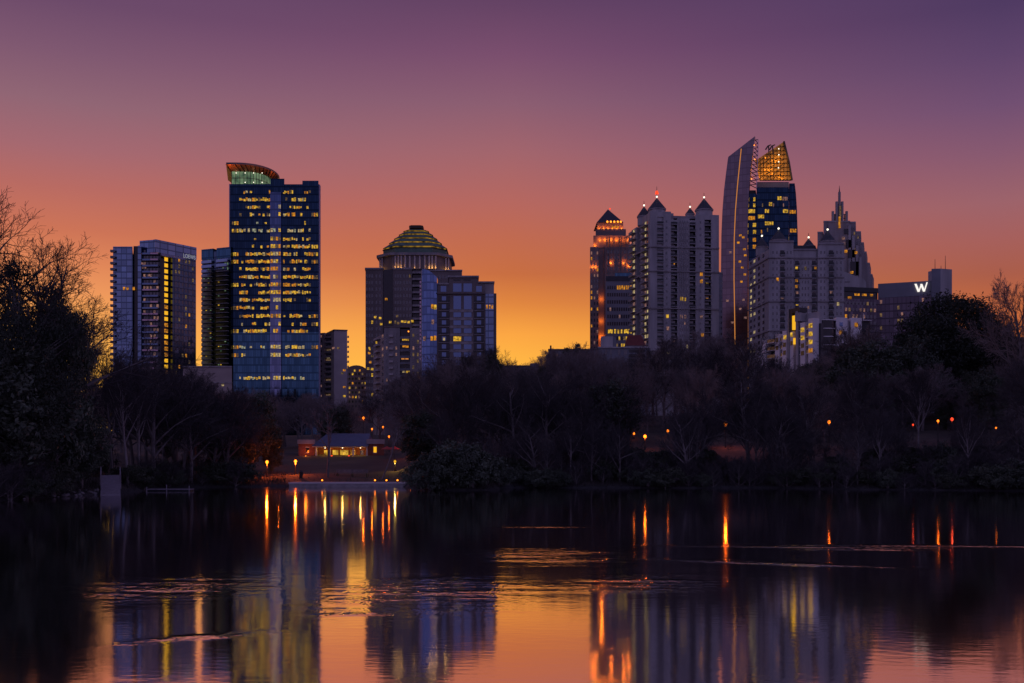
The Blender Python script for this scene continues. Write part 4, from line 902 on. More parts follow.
for px, y, m in ((839, 326, 'glassblue'), (838.6, 334, 'amber'), (854, 326, 'amber'), (843, 334.5, 'glassdim')): b.win(fc, px, px + 3, y - 2, y + 2, m, .5)
mb = MB(); mb.tube([Vector((PX(863.5, 330), 330, b.z(322))), Vector((PX(863.5, 330), 330, b.z(313.5)))], [.12, .1], 5, M['trim']); mb.build('flagpole', b.root)
b.done()
b = Bld('low_building', 'long dark building with a shallow curved roof above the trees at the far right', 'building', 990, 300)
fa = Fr(955, 300, 1050, 300)
pts = [(fa.U(955), b.zb), (fa.U(1050), b.zb)] + [(fa.U(1002 + 48 * math.cos(a)), b.z(345) + (b.z(336.5) - b.z(345)) * math.sin(a) ** .7) for a in [math.pi * i / 14 for i in range(15)]]
f_ = [(*fa.P(u, 0), z) for u, z in pts]; k_ = [(*fa.P(u, -20), z) for u, z in pts]; mb = b.mb('wall'); mr_ = b.mb('roof'); mb.face(f_, M['darkstone'])
for i in range(2, len(pts) - 1): mr_.face([f_[i + 1], f_[i], k_[i], k_[i + 1]], M['roofdark'])
b.grid(fa, fl(1004, 1040, 6), 2.2, [352], 2.2, .5, ['roselit'])
b.done()

# ------------------------------------------------------------------ lakeside pavilion
b = Bld('lakeside_pavilion', 'brick lakeside pavilion with a blue metal roof and a glowing yellow porch', 'pavilion', 341, 200, sink=2.0)
fa = Fr(298, 200, 385, 200)
b.vol('wall', fa, 315, 368, 446.8, 'brick', 8, -2.6); b.item('wing', [(fa, fa.U(298.4), fa.U(314.5), b.zb, b.z(444), -9, 0.0, 'brick')], 9); b.item('wing', [(fa, fa.U(367.5), fa.U(384), b.zb, b.z(444), -9, 0.0, 'brick')], 9)
b.item('wing_cornice', [(fa, fa.U(297.6), fa.U(315.2), b.z(444), b.z(439.6), -9.3, .3, 'stone')], 9); b.item('wing_cornice', [(fa, fa.U(366.8), fa.U(384.8), b.z(444), b.z(439.2), -9.3, .3, 'stone')], 9)
b.vol('porch_floor', fa, 314, 368, 457.2, 'wallstone', 3, .8, 460.5)
b.vol('eave', fa, 313, 368.6, 446.2, 'trim', 9, .9, 447.2)
mb = b.mb('roof'); e0, e1 = fa.U(312.6), fa.U(369); g0, g1 = fa.U(322.5), fa.U(366)
A_, B_, C_, D_ = fa.P(e0, 1.1), fa.P(e1, 1.1), fa.P(e1, -11.5), fa.P(e0, -11.5); r0, r1 = fa.P(g0, -5.2), fa.P(g1, -5.2); ze, zr = b.z(446.15), b.z(432.8)
for pp in ([(*A_, ze), (*B_, ze), (*r1, zr), (*r0, zr)], [(*C_, ze), (*D_, ze), (*r0, zr), (*r1, zr)], [(*B_, ze), (*C_, ze), (*r1, zr)], [(*D_, ze), (*A_, ze), (*r0, zr)]): mb.face(pp, M['metalroof'])
sm_ = MB()
for i in range(1, 40):
    k = i / 40; q0 = A_.lerp(B_, k); q1 = r0.lerp(r1, k); sm_.tube([Vector((*q0, ze + .03)), Vector((*q1, zr + .03))], [.035, .035], 4, M['metalroof'])
sm_.build('roof_seams', b.root)
for px in (316.6, 330.2, 353.6, 367.2): mb = MB(); b.put(mb, fa, fa.U(px - .7), fa.U(px + .7), b.z(457.2), b.z(447.2), .1, .55, 'trim'); mb.build('porch_column', b.root)
def bx_(a, c, y0, y1, m, d, d0): return (fa, fa.U(a), fa.U(c), b.z(y1), b.z(y0), d0, d, m)
for a, c, m, mus in ((321.8, 325, 'yellow', (323.4,)), (330.4, 336, 'yellow', (332.3, 334.1)), (338, 346.2, 'yellow', (340.1, 342.1, 344.2)), (348.2, 353.4, 'amber', (350, 351.7)), (358.5, 361.5, 'roselit', (360,))):
    b.item('glazed_door', [bx_(a, c, 450, 456.6, m, -2.5, -2.8)], 9, [('door_mullion', [bx_(q - .12, q + .12, 450, 456.6, 'trim', -2.44, -2.6)]) for q in mus])
for a, c, y0, y1, m in ((306, 309, 447.5, 452.5, 'glassdim'), (373.6, 376.6, 446.8, 452.6, 'steady')): b.item('window', [bx_(a, c, y0, y1, m, .06, -.2)], 9, [('lintel', [bx_(a - .4, c + .4, y0 - .6, y0 - .02, 'trim', .1, -.2)]), ('sill', [bx_(a - .4, c + .4, y1 + .02, y1 + .6, 'trim', .16, -.2)])])
for px in (324.5, 342, 360):
    q = fa.P(fa.U(px), -.6); b.light(q.x, q.y, b.z(449.2), 55, (1, 0.5, 0.09), .12)
    mb = MB(); mb.ball((q.x, q.y, b.z(448.0)), .1, M['whitelamp'], 8, 5); mb.build('porch_lamp', b.root)
for px in (333, 350): mb = MB(); mb.ball((*fa.P(fa.U(px), 1.4), b.z(456.3)), .22, M['redlamp'], 6, 4); mb.cone(*fa.P(fa.U(px), 1.4), .08, .08, b.z(460.5), b.z(456.8), 5, M['darkmetal']); mb.build('step_light', b.root)
b.up(fa, 307.3, 456.2, 75, 1.5, br=.12)
b.vol('steps', fa, 333, 351, 458.6, 'wallstone', .5, 1.5, 462)
b.done()
b = Bld('park_house', 'small park house with a row of pale lit windows, half hidden behind trees at right', 'house', 742, 205, sink=2)
fa = Fr(720, 205, 768, 205); b.vol('wall', fa, 720, 768, 434, 'brick', 8); 
mb = b.mb('roof'); q = [fa.P(-.5, .6), fa.P(fa.L + .5, .6), fa.P(fa.L + .5, -8.6), fa.P(-.5, -8.6)]; r0, r1 = fa.P(1.6, -4), fa.P(fa.L - 1.6, -4); ze, zr = b.z(434) + .01, b.z(424)
for pp in ([(*q[0], ze), (*q[1], ze), (*r1, zr), (*r0, zr)], [(*q[2], ze), (*q[3], ze), (*r0, zr), (*r1, zr)], [(*q[1], ze), (*q[2], ze), (*r1, zr)], [(*q[3], ze), (*q[0], ze), (*r0, zr)]): mb.face(pp, M['roofdark'])
for px, wd in ((726.5, 1.6), (731.8, 1.6), (736.5, 1.6), (746, 3.6), (751, 3.4)): b.win(fa, px, px + wd, 436, 440.5, 'cream_l', .06)
b.done()
# ------------------------------------------------------------------ shore structures
def thing(name, label, cat, px, Y, z=None, group=None):
    x = PX(px, Y); return tag(empty(name, (x, Y, T(x, Y) if z is None else z)), label, cat, group)
Y = 136.6
r = thing('shore_wall', 'low pale stone wall with a flat top along the water below the pavilion', 'retaining wall', 347, Y, 0)
mb = MB(); mb.box(PX(289, Y), PX(406, Y), Y, Y + 3, -1.2, .42, M['wallstone']); mb.build('wall', r)
mb = MB(); mb.box(PX(288.6, Y), PX(406.4, Y), Y - .15, Y + 3.1, .424, .62, M['cream']); mb.build('coping', r)
r = thing('landing_ramp', 'pale wooden landing ramp with railings running down to the water at left', 'ramp', 110, 108, 0)
ax_ = Vector((PX(110.5, 100), 100)).normalized(); sd_ = Vector((ax_.y, -ax_.x)); o_ = Vector((PX(110.5, 104), 104))
def rp_(t, w_, z): q = o_ + ax_ * t + sd_ * w_; return (q.x, q.y, z)
mb = MB()
for i in range(24):
    ta, tb = i * .5, i * .5 + .46; za = .06 + i * .078
    mb.hexa([rp_(ta, -.98, za - .1), rp_(ta, .98, za - .1), rp_(tb, .98, za - .1), rp_(tb, -.98, za - .1)], [rp_(ta, -.98, za), rp_(ta, .98, za), rp_(tb, .98, za + .06), rp_(tb, -.98, za + .06)], M['dock'])
mb.build('deck', r)
for w_ in (-1.02, 1.02):
    rl = MB()
    for i in range(4):
        t_ = 6.0 + i * 1.9; z_ = .06 + t_ / .5 * .078; q = rp_(t_, w_, 0); rl.box(q[0] - .05, q[0] + .05, q[1] - .05, q[1] + .05, z_ - .5, z_ + .95, M['dock'])
    for hh in (.95, .5): rl.tube([Vector(rp_(5.8, w_, .06 + 5.8 / .5 * .078 + hh)), Vector(rp_(11.9, w_, .06 + 11.9 / .5 * .078 + hh))], [.05, .05], 5, M['dock'])
    rl.build('railing', r)
Y = 118
r = thing('floating_dock', 'small low wooden dock floating off the bank, beside the landing ramp', 'dock', 168, Y, 0)
mb = MB()
for i in range(28): xa = PX(146, Y) + i * .186; mb.box(xa, xa + .17, Y, Y + 1.6, .17, .23, M['dock'])
mb.build('deck', r)
mb = MB(); mb.box(PX(146, Y), PX(190, Y), Y + .1, Y + 1.5, -.3, .165, M['darkmetal']); mb.build('float', r)
for px, h in ((166.5, .75), (189, .6), (146.6, .5)): mb = MB(); mb.tube([Vector((PX(px, Y), Y + .05, -.5)), Vector((PX(px, Y), Y + .05, h))], [.06, .05], 6, M['dock']); mb.build('post', r)
# pale rocks on the left bank
rk = random.Random(11); rocks = []
def rock_mesh(seed):
    q = random.Random(seed); mb = MB(); mb.ball((0, 0, 0), 1.0, M['rock'], 9, 6, .65)
    mb.v = [tuple(c * (1 + .28 * noise.noise(Vector((x * 1.3 + seed, y * 1.3, z * 1.3)))) for c in (x, y, z)) for x, y, z in mb.v]
    return mb.mesh('rock')
rms = [rock_mesh(i * 5 + 1) for i in range(4)]
for i in range(46):
    px = rk.choice([rk.uniform(4, 98), rk.uniform(60, 98)]); Y = interp(SHORE, px) + rk.uniform(-.2, 1.8); x = PX(px, Y)
    o = bpy.data.objects.new('rock', rms[i % 4]); col.objects.link(o); o.location = (x, Y, T(x, Y) + .02); s_ = rk.uniform(.08, .24) * (1.4 if rk.random() < .2 else 1)
    o.scale = (s_ * rk.uniform(.8, 1.4), s_, s_ * .9); o.rotation_euler = (0, 0, rk.uniform(0, 6))
    tag(o, 'pale weathered stone lying at the waterline of the bank left of the landing ramp', 'rock', 'stones along the waterline')
# park bench and bin on the lawn below the pavilion
r = thing('park_bench', 'dark park bench on the lawn edge below the lit pavilion', 'bench', 352, 150)
x, y, z = r.location
mb = MB(); 
for i in range(4): mb.box(x - 2.4, x + 2.4, y - .3 + i * .15, y - .18 + i * .15, z + .42, z + .46, M['wood'])
mb.build('seat', r); mb = MB()
for i in range(3): mb.box(x - 2.4, x + 2.4, y + .36, y + .4, z + .55 + i * .15, z + .66 + i * .15, M['wood'])
mb.build('backrest', r)
for k in (-2.2, 0, 2.2): mb = MB(); mb.box(x + k - .04, x + k + .04, y - .3, y + .36, z - .1, z + .415, M['darkmetal']); mb.box(x + k - .04, x + k + .04, y + .405, y + .45, z - .1, z + 1.0, M['darkmetal']); mb.build('leg', r)
r = thing('litter_bin', 'dark round litter bin on the lamplit grass left of the pavilion', 'litter bin', 301, 146)
x, y, z = r.location; mb = MB(); mb.cone(x, y, .26, .3, z - .1, z + .85, 12, M['darkmetal']); mb.build('bin_body', r); mb = MB(); mb.cone(x, y, .33, .14, z + .88, z + 1.08, 12, M['darkmetal']); mb.build('lid', r)

# ------------------------------------------------------------------ lamps
CLEAR = []
def lamp(px, py, Y, label, power=0, rad=.2, mat='sodium', group='lamps round the lake', tall=True, c=(1, 0.13, 0.007)):
    CLEAR.append((px, Y, 18 if power >= 300 else 10)); x = PX(px, Y); zt = T(x, Y); zl = PZ(py, Y)
    r = tag(empty('street_lamp', (x, Y, zt)), label, 'street lamp', group)
    mb = MB(); mb.cone(x, Y, .16, .12, zt - .4, zt + .5, 8, M['darkmetal']); mb.tube([Vector((x, Y, zt + .4)), Vector((x, Y, zl - rad * .9))], [.075, .055], 7, M['darkmetal']); mb.build('post', r)
    mb = MB(); mb.ball((x, Y, zl), rad, M[mat], 12, 8, 1.15); mb.build('lamp_globe', r)
    mb = MB(); mb.cone(x, Y, rad * .8, .03, zl + rad * 1.12, zl + rad * 1.7, 8, M['darkmetal']); mb.build('cap', r)
    if power:
        l = bpy.data.lights.new('lamp_light', 'POINT'); l.energy = power; l.color = c; l.shadow_soft_size = rad * .5
        o = bpy.data.objects.new('lamp_light', l); col.objects.link(o); o.parent = r; o.location = (0, -.1, zl - zt - rad * 1.6)
    return r
lamp(267, 462, 148, 'bright orange lamp on the bank, the left one of the pair beside the pavilion', 650, .22)
lamp(295.5, 461.3, 152, 'bright orange lamp at the left end of the brick pavilion', 1000, .22)
lamp(275, 443.5, 175, 'small orange lamp high in the trees above the bright pair, the upper one', 60, .17, 'sodium_dim')
lamp(278.7, 447, 178, 'small orange lamp just under another, above the bright pair by the pavilion', 60, .17, 'sodium_dim')
lamp(363.5, 418, 260, 'orange lamp on the wooded slope above the right end of the pavilion roof', 200, .3, 'sodium_dim')
lamp(372, 429, 235, 'faint yellow lamp in the cluster above the right wing of the pavilion', 60, .2, 'sodium_dim')
lamp(383, 427, 240, 'faint yellow lamp standing apart, above the right wing of the pavilion', 60, .2, 'sodium_dim')
lamp(389, 436.5, 225, 'small lamp just right of the pavilion, above its roof cornice', 60, .2, 'sodium_dim')
lamp(411, 445.5, 190, 'orange lamp among trees a little right of the pavilion', 250, .26, 'sodium_dim')
lamp(395, 461.5, 160, 'low yellow lamp beside the path right of the pavilion', 120, .2, 'steady', c=(1, .6, .1))
lamp(634, 433.5, 185, 'small orange lamp, first of three across the trees at the centre right', 8, .2, 'sodium_dim')
lamp(645, 436.5, 172, 'orange lamp in the trees, the brightest of the three at centre right', 70, .26)
lamp(668, 430.8, 188, 'small orange lamp, last of three across the trees at the centre right', 8, .24, 'sodium_dim')
lamp(725.5, 424, 172, 'brightest orange lamp among the trees on the right-hand bank', 420, .38)
lamp(829, 422, 165, 'orange lamp deep in the trees below the white apartments', 60, .25, 'sodium_dim')
lamp(938, 421, 168, 'small orange lamp in the dark trees, left of the red one', 20, .19, 'sodium_dim')
lamp(952, 419.3, 170, 'red lamp in the dark trees at far right', 25, .26, 'redlamp', c=(1, .08, .03))
lamp(913, 424.8, 175, 'dim reddish lamp in the dark trees below the hotel', 4, .16, 'redlamp', c=(1, .08, .03))
lamp(996, 428, 170, 'dim lone lamp in the dark trees near the right edge', 3, .16, 'sodium_dim')
for px, lab in ((322.2, 'small amber light on the shore wall, alone left of the others'), (375, 'small amber light on the shore wall, first of three near its right end'), (386.5, 'small amber light on the shore wall, middle of three near its right end'), (397.5, 'small amber light on the shore wall, last at its right end')):
    r = tag(empty('wall_light', (PX(px, 136.8), 136.8, .62)), lab, 'light', 'lights on the shore wall'); x = PX(px, 136.8)
    mb = MB(); mb.cone(x, 136.8, .1, .08, .62, .8, 8, M['darkmetal']); mb.build('base', r)
    mb = MB(); mb.ball((x, 136.8, .9), .11, M['sodium'], 8, 6); mb.build('lamp_globe', r)
# two parasols right of the pavilion; red light on them is put into the canvas
for px, lab in ((387, 'red-lit cafe parasol beside the right wing of the pavilion'), (394, 'red-lit cafe parasol further right of the pavilion, near the low yellow lamp')):
    x = PX(px, 190); z = T(x, 190); r = tag(empty('parasol', (x, 190, z)), lab, 'parasol', 'red-lit parasols by the pavilion')
    mb = MB(); mb.cone(x, 190, 1.2, .05, z + 2.0, z + 2.6, 8, princ('red_lit_canvas', (.5, .06, .05), .8)); mb.build('canopy', r)
    mb = MB(); mb.cone(x, 190, .04, .03, z - .1, z + 2.3, 6, M['darkmetal']); mb.build('pole', r)

# ------------------------------------------------------------------ trees
def grow(seed, H=15.0, spread=1.0, levels=4, trunk=.32, kids=(13, 8, 7, 6), r0=.26, lean=0.0, up=.5, first=.3, bark='bark', twig='twig', minr=.017, lenk=(.48, .52, .5, .5)):
    q = random.Random(seed); tk, cr = MB(), MB()
    def branch(p, d, ln, r, lv):
        n = 5 if lv == 0 else (4 if lv < 3 else 2); pts, rad = [p.copy()], [r]
        for i in range(n):
            w = .07 if lv == 0 else .2
            d = (d + Vector((q.uniform(-w, w), q.uniform(-w, w), q.uniform(-w, w) + (.06 * up if lv else .02)))).normalized()
            p = p + d * (ln / n); pts.append(p.copy()); rad.append(max(minr * .7, r * (1 - .75 * (i + 1) / n) if lv else r * (1 - .62 * (i + 1) / n)))
        m = tk if lv < 2 else cr
        m.tube(pts, rad, (7, 5, 4, 3, 3)[lv], M[bark] if lv < 2 else M[twig])
        if lv >= levels: return
        k = kids[lv] + q.randint(-1, 1)
        for i in range(k):
            t_ = first + (1 - first) * (i + q.uniform(.1, .9)) / k if lv == 0 else .22 + .78 * (i + q.random()) / k
            f = t_ * n; j = min(n - 1, int(f)); pp = pts[j].lerp(pts[j + 1], f - j); rr = rad[j] + (rad[j + 1] - rad[j]) * (f - j)
            dd = (pts[j + 1] - pts[j]).normalized()
            az = i * 2.4 + q.uniform(-.5, .5); side_ = dd.cross(Vector((math.cos(az), math.sin(az), .1)))
            if side_.length < .1: side_ = Vector((1, 0, 0))
            side_.normalize(); ang = q.uniform(.55, 1.0) * spread if lv == 0 else q.uniform(.4, .85)
            nd = (dd * math.cos(ang) + side_ * math.sin(ang)).normalized(); nd.z += .12 * up; nd.normalize()
            l2 = (H * lenk[0] * (1.15 - .6 * t_) if lv == 0 else ln * lenk[lv] * (1.2 - .5 * t_)) * q.uniform(.75, 1.2)
            branch(pp, nd, l2, max(minr, min(rr * .72, .03 * l2 * .55 + minr)), lv + 1)
    branch(Vector((0, 0, -.4)), Vector((lean, 0, 1)).normalized(), H * .8, r0, 0)
    top = max(v[2] for v in cr.v); s = H / top
    for mb in (tk, cr): mb.v = [(x * s, y * s, z * s) for x, y, z in mb.v]
    return tk.mesh('trunk'), cr.mesh('crown')
def leafy(seed, H=14.0, W=6.0, base=.12, clumps=260, per=90, size=.21, mat='leaf', cone=0.0, thin=-.2, amp=.33):
    q = random.Random(seed); tk, cr = MB(), MB()
    tk.tube([Vector((0, 0, -.5)), Vector((.15, 0, H * .3)), Vector((0, .1, H * .62)), Vector((.1, 0, H * .9))], [.36, .3, .18, .05], 8, M['bark'])
    k = cr.mi(M[mat]); centres = []
    while len(centres) < clumps:
        x, y, z = q.uniform(-1, 1), q.uniform(-1, 1), q.uniform(-1, 1); rr = math.sqrt(x * x + y * y + z * z)
        if rr > 1 or rr < .35: continue
        f = 1 + amp * noise.noise(Vector((x / rr * 1.7 + seed, y / rr * 1.7, z / rr * 1.7)))
        zz = H * base + (H * (1 - base)) * (z * f + 1) / 2; nar = 1 - cone * max(0, (zz / H - base))
        if noise.noise(Vector((x * 2.3 + seed * 3, y * 2.3, z * 2.3))) < thin: continue
        centres.append(Vector((x * W * f * nar, y * W * f * nar, zz)))
    for c in centres[::3]:
        s0 = Vector((0, 0, max(H * .1, c.z * .7))); tk.tube([s0, s0.lerp(c, .55) + Vector((0, 0, .2)), c], [.09, .05, .02], 4, M['bark'])
    cs = W * .17
    for c in centres:
        for i in range(per):
            o = Vector((q.gauss(0, cs * .5), q.gauss(0, cs * .5), q.gauss(0, cs * .36)))
            a = Vector((q.gauss(0, 1), q.gauss(0, 1), q.gauss(0, 1))).normalized(); b_ = a.cross(Vector((q.gauss(0, 1), q.gauss(0, 1), q.gauss(0, 1)))).normalized()
            s = size * q.uniform(.6, 1.3); pc = c + o; i0 = len(cr.v)
            for v in (a * s, b_ * s * .45, -a * s, -b_ * s * .45): w_ = pc + v; cr.v.append((w_.x, w_.y, max(.05, w_.z)))
            cr.f.append((i0, i0 + 1, i0 + 2, i0 + 3)); cr.m.append(k)
    return tk.mesh('trunk'), cr.mesh('crown')
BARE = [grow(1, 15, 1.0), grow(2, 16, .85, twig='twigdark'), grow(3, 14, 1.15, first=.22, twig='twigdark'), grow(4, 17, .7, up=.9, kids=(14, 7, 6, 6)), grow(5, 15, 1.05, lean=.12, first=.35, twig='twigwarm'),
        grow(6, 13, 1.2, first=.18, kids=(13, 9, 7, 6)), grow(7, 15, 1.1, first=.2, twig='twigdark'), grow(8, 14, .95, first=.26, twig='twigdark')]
PALE = [grow(21, 15, .75, up=.8, bark='palebark', first=.4, twig='twigdark'), grow(22, 14, .9, lean=-.16, bark='palebark', first=.45, twig='twigdark')]
EVER = [leafy(31, 14, 5.2), leafy(32, 15, 4.6, cone=.5, mat='leaf2', size=.26), leafy(33, 12, 5.0, mat='leaf')]
BUSH = [leafy(41, 4.5, 3.2, 0.0, 120, 60, .17, 'leaf'), leafy(42, 3.6, 3.0, 0.0, 110, 60, .15, 'leaf2'), grow(43, 4.0, 1.2, levels=3, kids=(18, 9, 8, 4), first=.05, r0=.07, bark='bark', minr=.012, twig='twigdark')]
PINE = [leafy(51, 17, 3.4, .45, 90, 75, .3, 'leaf2')]
HREF = {}
def place(ms, name, px, Y, top=None, label='', group=None, H=None, wide=1.0, rz=None, cat='tree', dz=0.0):
    """stand a tree on the ground at image column px, distance Y, reaching up to row top (or H metres)"""
    tk, cr = ms; x = PX(px, Y); z = T(x, Y) + dz
    h0 = HREF.get(cr.name) or HREF.setdefault(cr.name, max(v.co.z for v in cr.vertices))
    h = H if H else PZ(top, Y) - z
    r = tag(empty(name, (x, Y, z - .05)), label, cat, group); k = h / h0
    r.scale = (k * wide, k * wide, k); r.rotation_euler = (0, 0, R.uniform(0, 6.28) if rz is None else rz)
    for nm, me_ in (('trunk', tk), ('crown', cr)): o = bpy.data.objects.new(nm if cat != 'shrub' else ('stem' if nm == 'trunk' else 'foliage'), me_); col.objects.link(o); o.parent = r
    return r
R.seed(77)
# left bank
BIG = grow(61, 26, 1.0, kids=(14, 8, 7, 6), r0=.5, first=.3, minr=.019, twig='twigdark', lenk=(.5, .5, .5, .5)); MAG = leafy(62, 19, 7.4, .06, 360, 130, .15, 'leafdark', thin=.02)
place(BIG, 'bare_tree', -14, 99, 184, 'tallest bare tree at the left edge, its fine branches spread against the sky', wide=1.25, rz=.4)
place(BIG, 'bare_tree', 30, 104, 226, 'second tall bare tree, its branches fanning out right above the large evergreen', wide=1.3, rz=2.6)
place(MAG, 'evergreen_tree', 18, 95, 250, 'big dark leafy evergreen at the left edge of the lake, sky glinting through its leaves', wide=.66, rz=1.0)
place(EVER[0], 'evergreen_tree', 56, 103, 272, 'dark leafy evergreen leaning out from the large one at the left edge', wide=.5, rz=2)
place(EVER[2], 'evergreen_tree', -8, 95, 330, 'lower dark evergreen cut off by the left edge of the picture', wide=1.2, rz=2)
lb = [(94, 128, 318, 'slender bare tree in the gap of golden sky left of the blue hotel', BARE[3], .6), (82, 122, 300, 'bare tree with wide twigs just right of the big evergreen', BARE[4], .7), (112, 124, 340, 'bare tree in front of the left corner of the blue hotel', BARE[1], .9),
      (128, 118, 350, 'pale-trunked tree leaning left above the landing ramp', PALE[1], .8), (140, 126, 352, 'bare tree with a pale straight trunk behind the floating dock', PALE[0], .8), (152, 138, 360, 'bare round tree below the hotel stair windows', BARE[0], 1.0), (172, 142, 368, 'bare bushy tree below the right side of the hotel', BARE[2], 1.0),
      (189, 148, 378, 'bare tree in front of the mauve podium', BARE[5], 1.0), (197, 158, 362, 'thin tall bare tree in front of the podium gateway', BARE[3], .6), (212, 150, 392, 'low bare tree left of the rounded evergreen', BARE[0], 1.0)]
for px, Y, top, lab, ms, wd in lb: place(ms, 'bare_tree', px, Y, top, lab, wide=wd)
place(EVER[2], 'evergreen_tree', 252, 156, 389, 'rounded dark evergreen in front of the tallest tower', wide=.78, rz=.5)
place(EVER[0], 'evergreen_tree', 272, 158, 418, 'dark evergreen drooping beside the left lamp of the pavilion', wide=.62, rz=1.5)
place(EVER[2], 'evergreen_tree', 232, 146, 425, 'low dark evergreen at the foot of the rounded one', wide=1.2, rz=1.5)
place(grow(64, 11, .8, first=.55, kids=(5, 5, 5, 4), r0=.24, up=.8), 'bare_tree', 328, 147, 400, 'forked bare tree standing dark against the pavilion porch', rz=1.2)
place(grow(65, 9, .7, first=.55, kids=(5, 5, 4, 4), r0=.13, lean=.45, bark='palebark'), 'bare_tree', 381, 146, 415, 'thin leaning tree right of the pavilion', rz=0.0)
ENV = [(80, 385), (104, 385), (114, 352), (130, 350), (160, 364), (185, 378), (225, 396), (300, 400), (350, 404), (372, 399), (395, 388), (420, 376), (440, 366), (470, 352), (486, 342), (497, 362), (520, 368), (545, 358), (575, 350), (600, 356), (625, 362), (650, 362), (675, 347),
       (700, 338), (720, 338), (742, 346), (765, 354), (790, 362), (812, 356), (830, 343), (850, 336), (875, 331), (905, 328), (940, 318), (975, 325), (1000, 338), (1060, 330)]
GRP = {'behind': ('bare trees behind the pavilion', 'one of the hazy bare trees on the slope behind the pavilion'),
       'left': ('bare trees of the left bank', 'one of the dark bare trees crowding the left bank'),
       'centre': ('bare trees of the middle bank', 'one of the dark bare trees massed on the middle of the far bank'),
       'right': ('bare trees of the right bank', 'one of the dark bare trees massed on the right part of the far bank'),
       'ridge': ('bare trees along the ridge', 'one of the bare trees along the ridge at the feet of the towers')}
cnt = 0
def forest(x0, x1, Ya, Yb, n, key, hmin, hmax, follow, mix=.1, blocked=()):
    global cnt
    for i in range(n):
        px = x0 + (x1 - x0) * (i + R.random()) / n; Y = R.uniform(Ya, Yb)
        sh = interp(SHORE, px)
        if Y < sh + 1.5: Y = sh + R.uniform(1.5, 6)
        if any(a < px < c and d < Y < e for a, c, d, e in blocked) or any(abs(px - a) < w_ and Y < d + 3 for a, d, w_ in CLEAR): continue
        z = T(PX(px, Y), Y); cap = PZ(interp(ENV, px) + R.uniform(*((-12, 0) if px < 400 else (-11, -1) if px < 640 else (-20, -8) if px < 758 else (-5, 6) if px < 842 else (-17, -5))), Y) - z
        h = cap if (follow and cap < hmax * 1.25) else min(cap, R.uniform(hmin, hmax))
        if h < 4: continue
        g_, lab = GRP[key]
        if R.random() < mix:
            place(R.choice(EVER), 'evergreen_tree', px, Y, None, lab.replace('bare trees', 'dark evergreens'), g_.replace('bare trees', 'evergreens'), H=h * .9, wide=R.uniform(.8, 1.1))
        else:
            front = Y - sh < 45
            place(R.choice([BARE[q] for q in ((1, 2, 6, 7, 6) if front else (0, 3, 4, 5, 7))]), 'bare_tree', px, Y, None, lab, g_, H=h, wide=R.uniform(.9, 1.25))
        cnt += 1
PAV = [(288, 400, 100, 214), (258, 420, 150, 214)]
forest(106, 235, 122, 200, 24, 'left', 9, 14, True, .03)
forest(0, 84, 95, 150, 7, 'left', 9, 13, False, .2)
forest(225, 430, 320, 420, 14, 'behind', 12, 20, True, .05)
forest(225, 420, 225, 300, 26, 'behind', 9, 14, True, .05, PAV)
forest(215, 258, 160, 215, 5, 'behind', 8, 11, False, .2)
forest(400, 640, 205, 290, 34, 'centre', 12, 17, True, .05, [(405, 425, 150, 215)])
forest(415, 640, 140, 205, 38, 'centre', 10, 15, False, .04)
forest(430, 640, 132, 145, 18, 'centre', 5, 9, False, .08)
forest(640, 1110, 205, 280, 46, 'right', 13, 18, True, .05)
forest(640, 1110, 140, 205, 58, 'right', 10, 15, False, .06, [(716, 770, 150, 214)])
forest(640, 1040, 122, 145, 26, 'right', 6, 10, False, .1, [(705, 775, 100, 214)])
forest(395, 540, 300, 360, 9, 'ridge', 10, 14, True, .1)
forest(545, 760, 300, 340, 12, 'ridge', 10, 14, True, .2)
forest(760, 1130, 285, 325, 20, 'ridge', 14, 22, True, .2)
forest(20, 235, 230, 330, 14, 'left', 10, 16, True, .05)
# trees that stand out on the right
place(leafy(66, 17, 7.5, .04, 620, 110, .2, 'leafdark', thin=-.62, amp=.12), 'evergreen_tree', 952, 215, 289, 'large domed evergreen tree in front of the hotel stair tower', wide=.98, rz=.7)
place(EVER[0], 'evergreen_tree', 912, 205, 330, 'dark evergreen at the foot of the large domed one, below the W sign', wide=.9)
place(EVER[2], 'evergreen_tree', 868, 200, 336, 'dark evergreen in front of the white apartments', wide=.95)
place(EVER[1], 'evergreen_tree', 846, 205, 346, 'dark evergreen touching the white block with one amber window', wide=.9)
place(PINE[0], 'pine_tree', 575, 395 - 60, 341, 'flat-topped pine rising over the dark flat-roofed building', wide=.9)
place(PINE[0], 'pine_tree', 552, 340, 349, 'small pine tip at the left end of the dark flat-roofed building', wide=.6)
place(EVER[2], 'evergreen_tree', 628, 300, 357, 'dark evergreen crown in front of the grey low building', wide=.7)
place(BARE[3], 'bare_tree', 1003, 240, 308, 'bare upright tree against the sky right of the domed evergreen', wide=.8)
place(BARE[1], 'bare_tree', 1021, 235, 312, 'bare tree cut off by the right edge of the picture', wide=1.0)
place(BARE[4], 'bare_tree', 1030, 185, 262, 'tall bare tree just touching the right edge, twigs in the sky', wide=.7)
place(PALE[0], 'bare_tree', 918, 150, 360, 'pale many-stemmed bare tree standing out in front of the dark right bank', wide=.9)
place(PALE[0], 'bare_tree', 490, 330, 339, 'bare tree at the foot of the glass-bayed tower', wide=1.1)
for px, Y, h in ((696, 140, 10.5), (704, 146, 12), (748, 143, 12.5), (756, 139, 11), (764, 148, 13)): place(BARE[1 if px % 2 else 6], 'bare_tree', px, Y, None, 'one of the dark trunks standing before the lamplit bank at right', 'trunks before the lamplit bank', H=h, wide=.8)
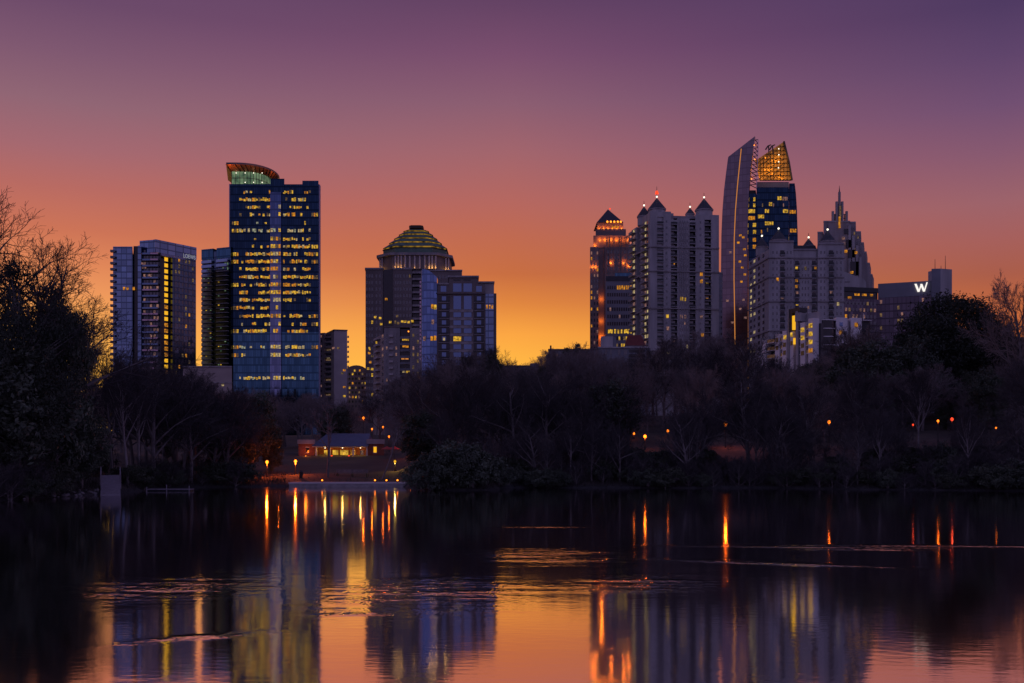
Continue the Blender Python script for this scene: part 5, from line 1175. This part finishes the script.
for px, Y, h in ((690, 136, 10), (783, 137, 11), (880, 129, 9.5), (968, 124, 10.5), (570, 135, 9.5)):
    place(PALE[px % 2], 'bare_tree', px, Y, None, 'one of the pale-trunked bare trees standing at the water along the far bank', 'pale-trunked trees along the far bank', H=h, wide=.9)
# shrubs
for px, Y, h, wd in ((430, 121.5, 5.2, .95), (452, 122.5, 6.0, .95), (472, 122, 5.6, .95), (486, 123.5, 4.4, .9), (441, 124, 4.4, 1.1), (462, 125.5, 5, 1.1)):
    place(BUSH[0], 'shrub', px, Y, None, 'one of the rounded dark shrubs on the small point jutting into the lake', 'shrubs on the point', H=h, wide=wd, cat='shrub')
for i in range(270):
    px = R.choice([R.uniform(-10, 100), R.uniform(118, 238), R.uniform(495, 1035), R.uniform(495, 1035), R.uniform(600, 1035)]); Y = interp(SHORE, px) + R.choice([R.uniform(.2, 2.5), R.uniform(.8, 7), R.uniform(3, 26)])
    if 705 < px < 770 and Y > interp(SHORE, px) + 9 or 82 < px < 138 and Y < 119: continue
    k = R.choice([0, 1, 2, 2, 2, 2]); side_n = 'left' if px < 290 else 'right'
    place(BUSH[k], 'shrub', px, Y, None, ('one of the leafy low shrubs' if k < 2 else 'one of the bare twiggy shrubs') + ' along the waterline of the %s shore' % side_n, ('leafy' if k < 2 else 'twiggy') + ' shrubs on the %s shore' % side_n, H=R.uniform(1.4, 3.4) * (1.25 if k == 2 else 1) * (1.3 if Y > interp(SHORE, px) + 9 else 1), wide=R.uniform(.8, 1.4), cat='shrub')
# undergrowth: nobody could count it
ug = MB(); k = ug.mi(M['brush']); q = random.Random(9)
for i in range(26000):
    px = q.uniform(-60, 1090)
    if 286 < px < 410 or (97 < px < 124): 
        if q.random() < .93: continue
    Y = interp(SHORE, px) + abs(q.gauss(0, 1)) * 7 + .25; x = PX(px, Y); z = T(x, Y)
    h = q.uniform(.15, .75); a = q.uniform(0, 6.28); dx, dy = math.cos(a) * .03, math.sin(a) * .03; lx, ly = q.gauss(0, .25) * h, q.gauss(0, .25) * h
    i0 = len(ug.v); ug.v += [(x - dx, Y - dy, z - .05), (x + dx, Y + dy, z - .05), (x + lx, Y + ly, z + h)]; ug.f.append((i0, i0 + 1, i0 + 2)); ug.m.append(k)
tag(ug.build('undergrowth'), 'dry brush and grass along the bank', None, None, 'stuff')
print('forest trees', cnt)
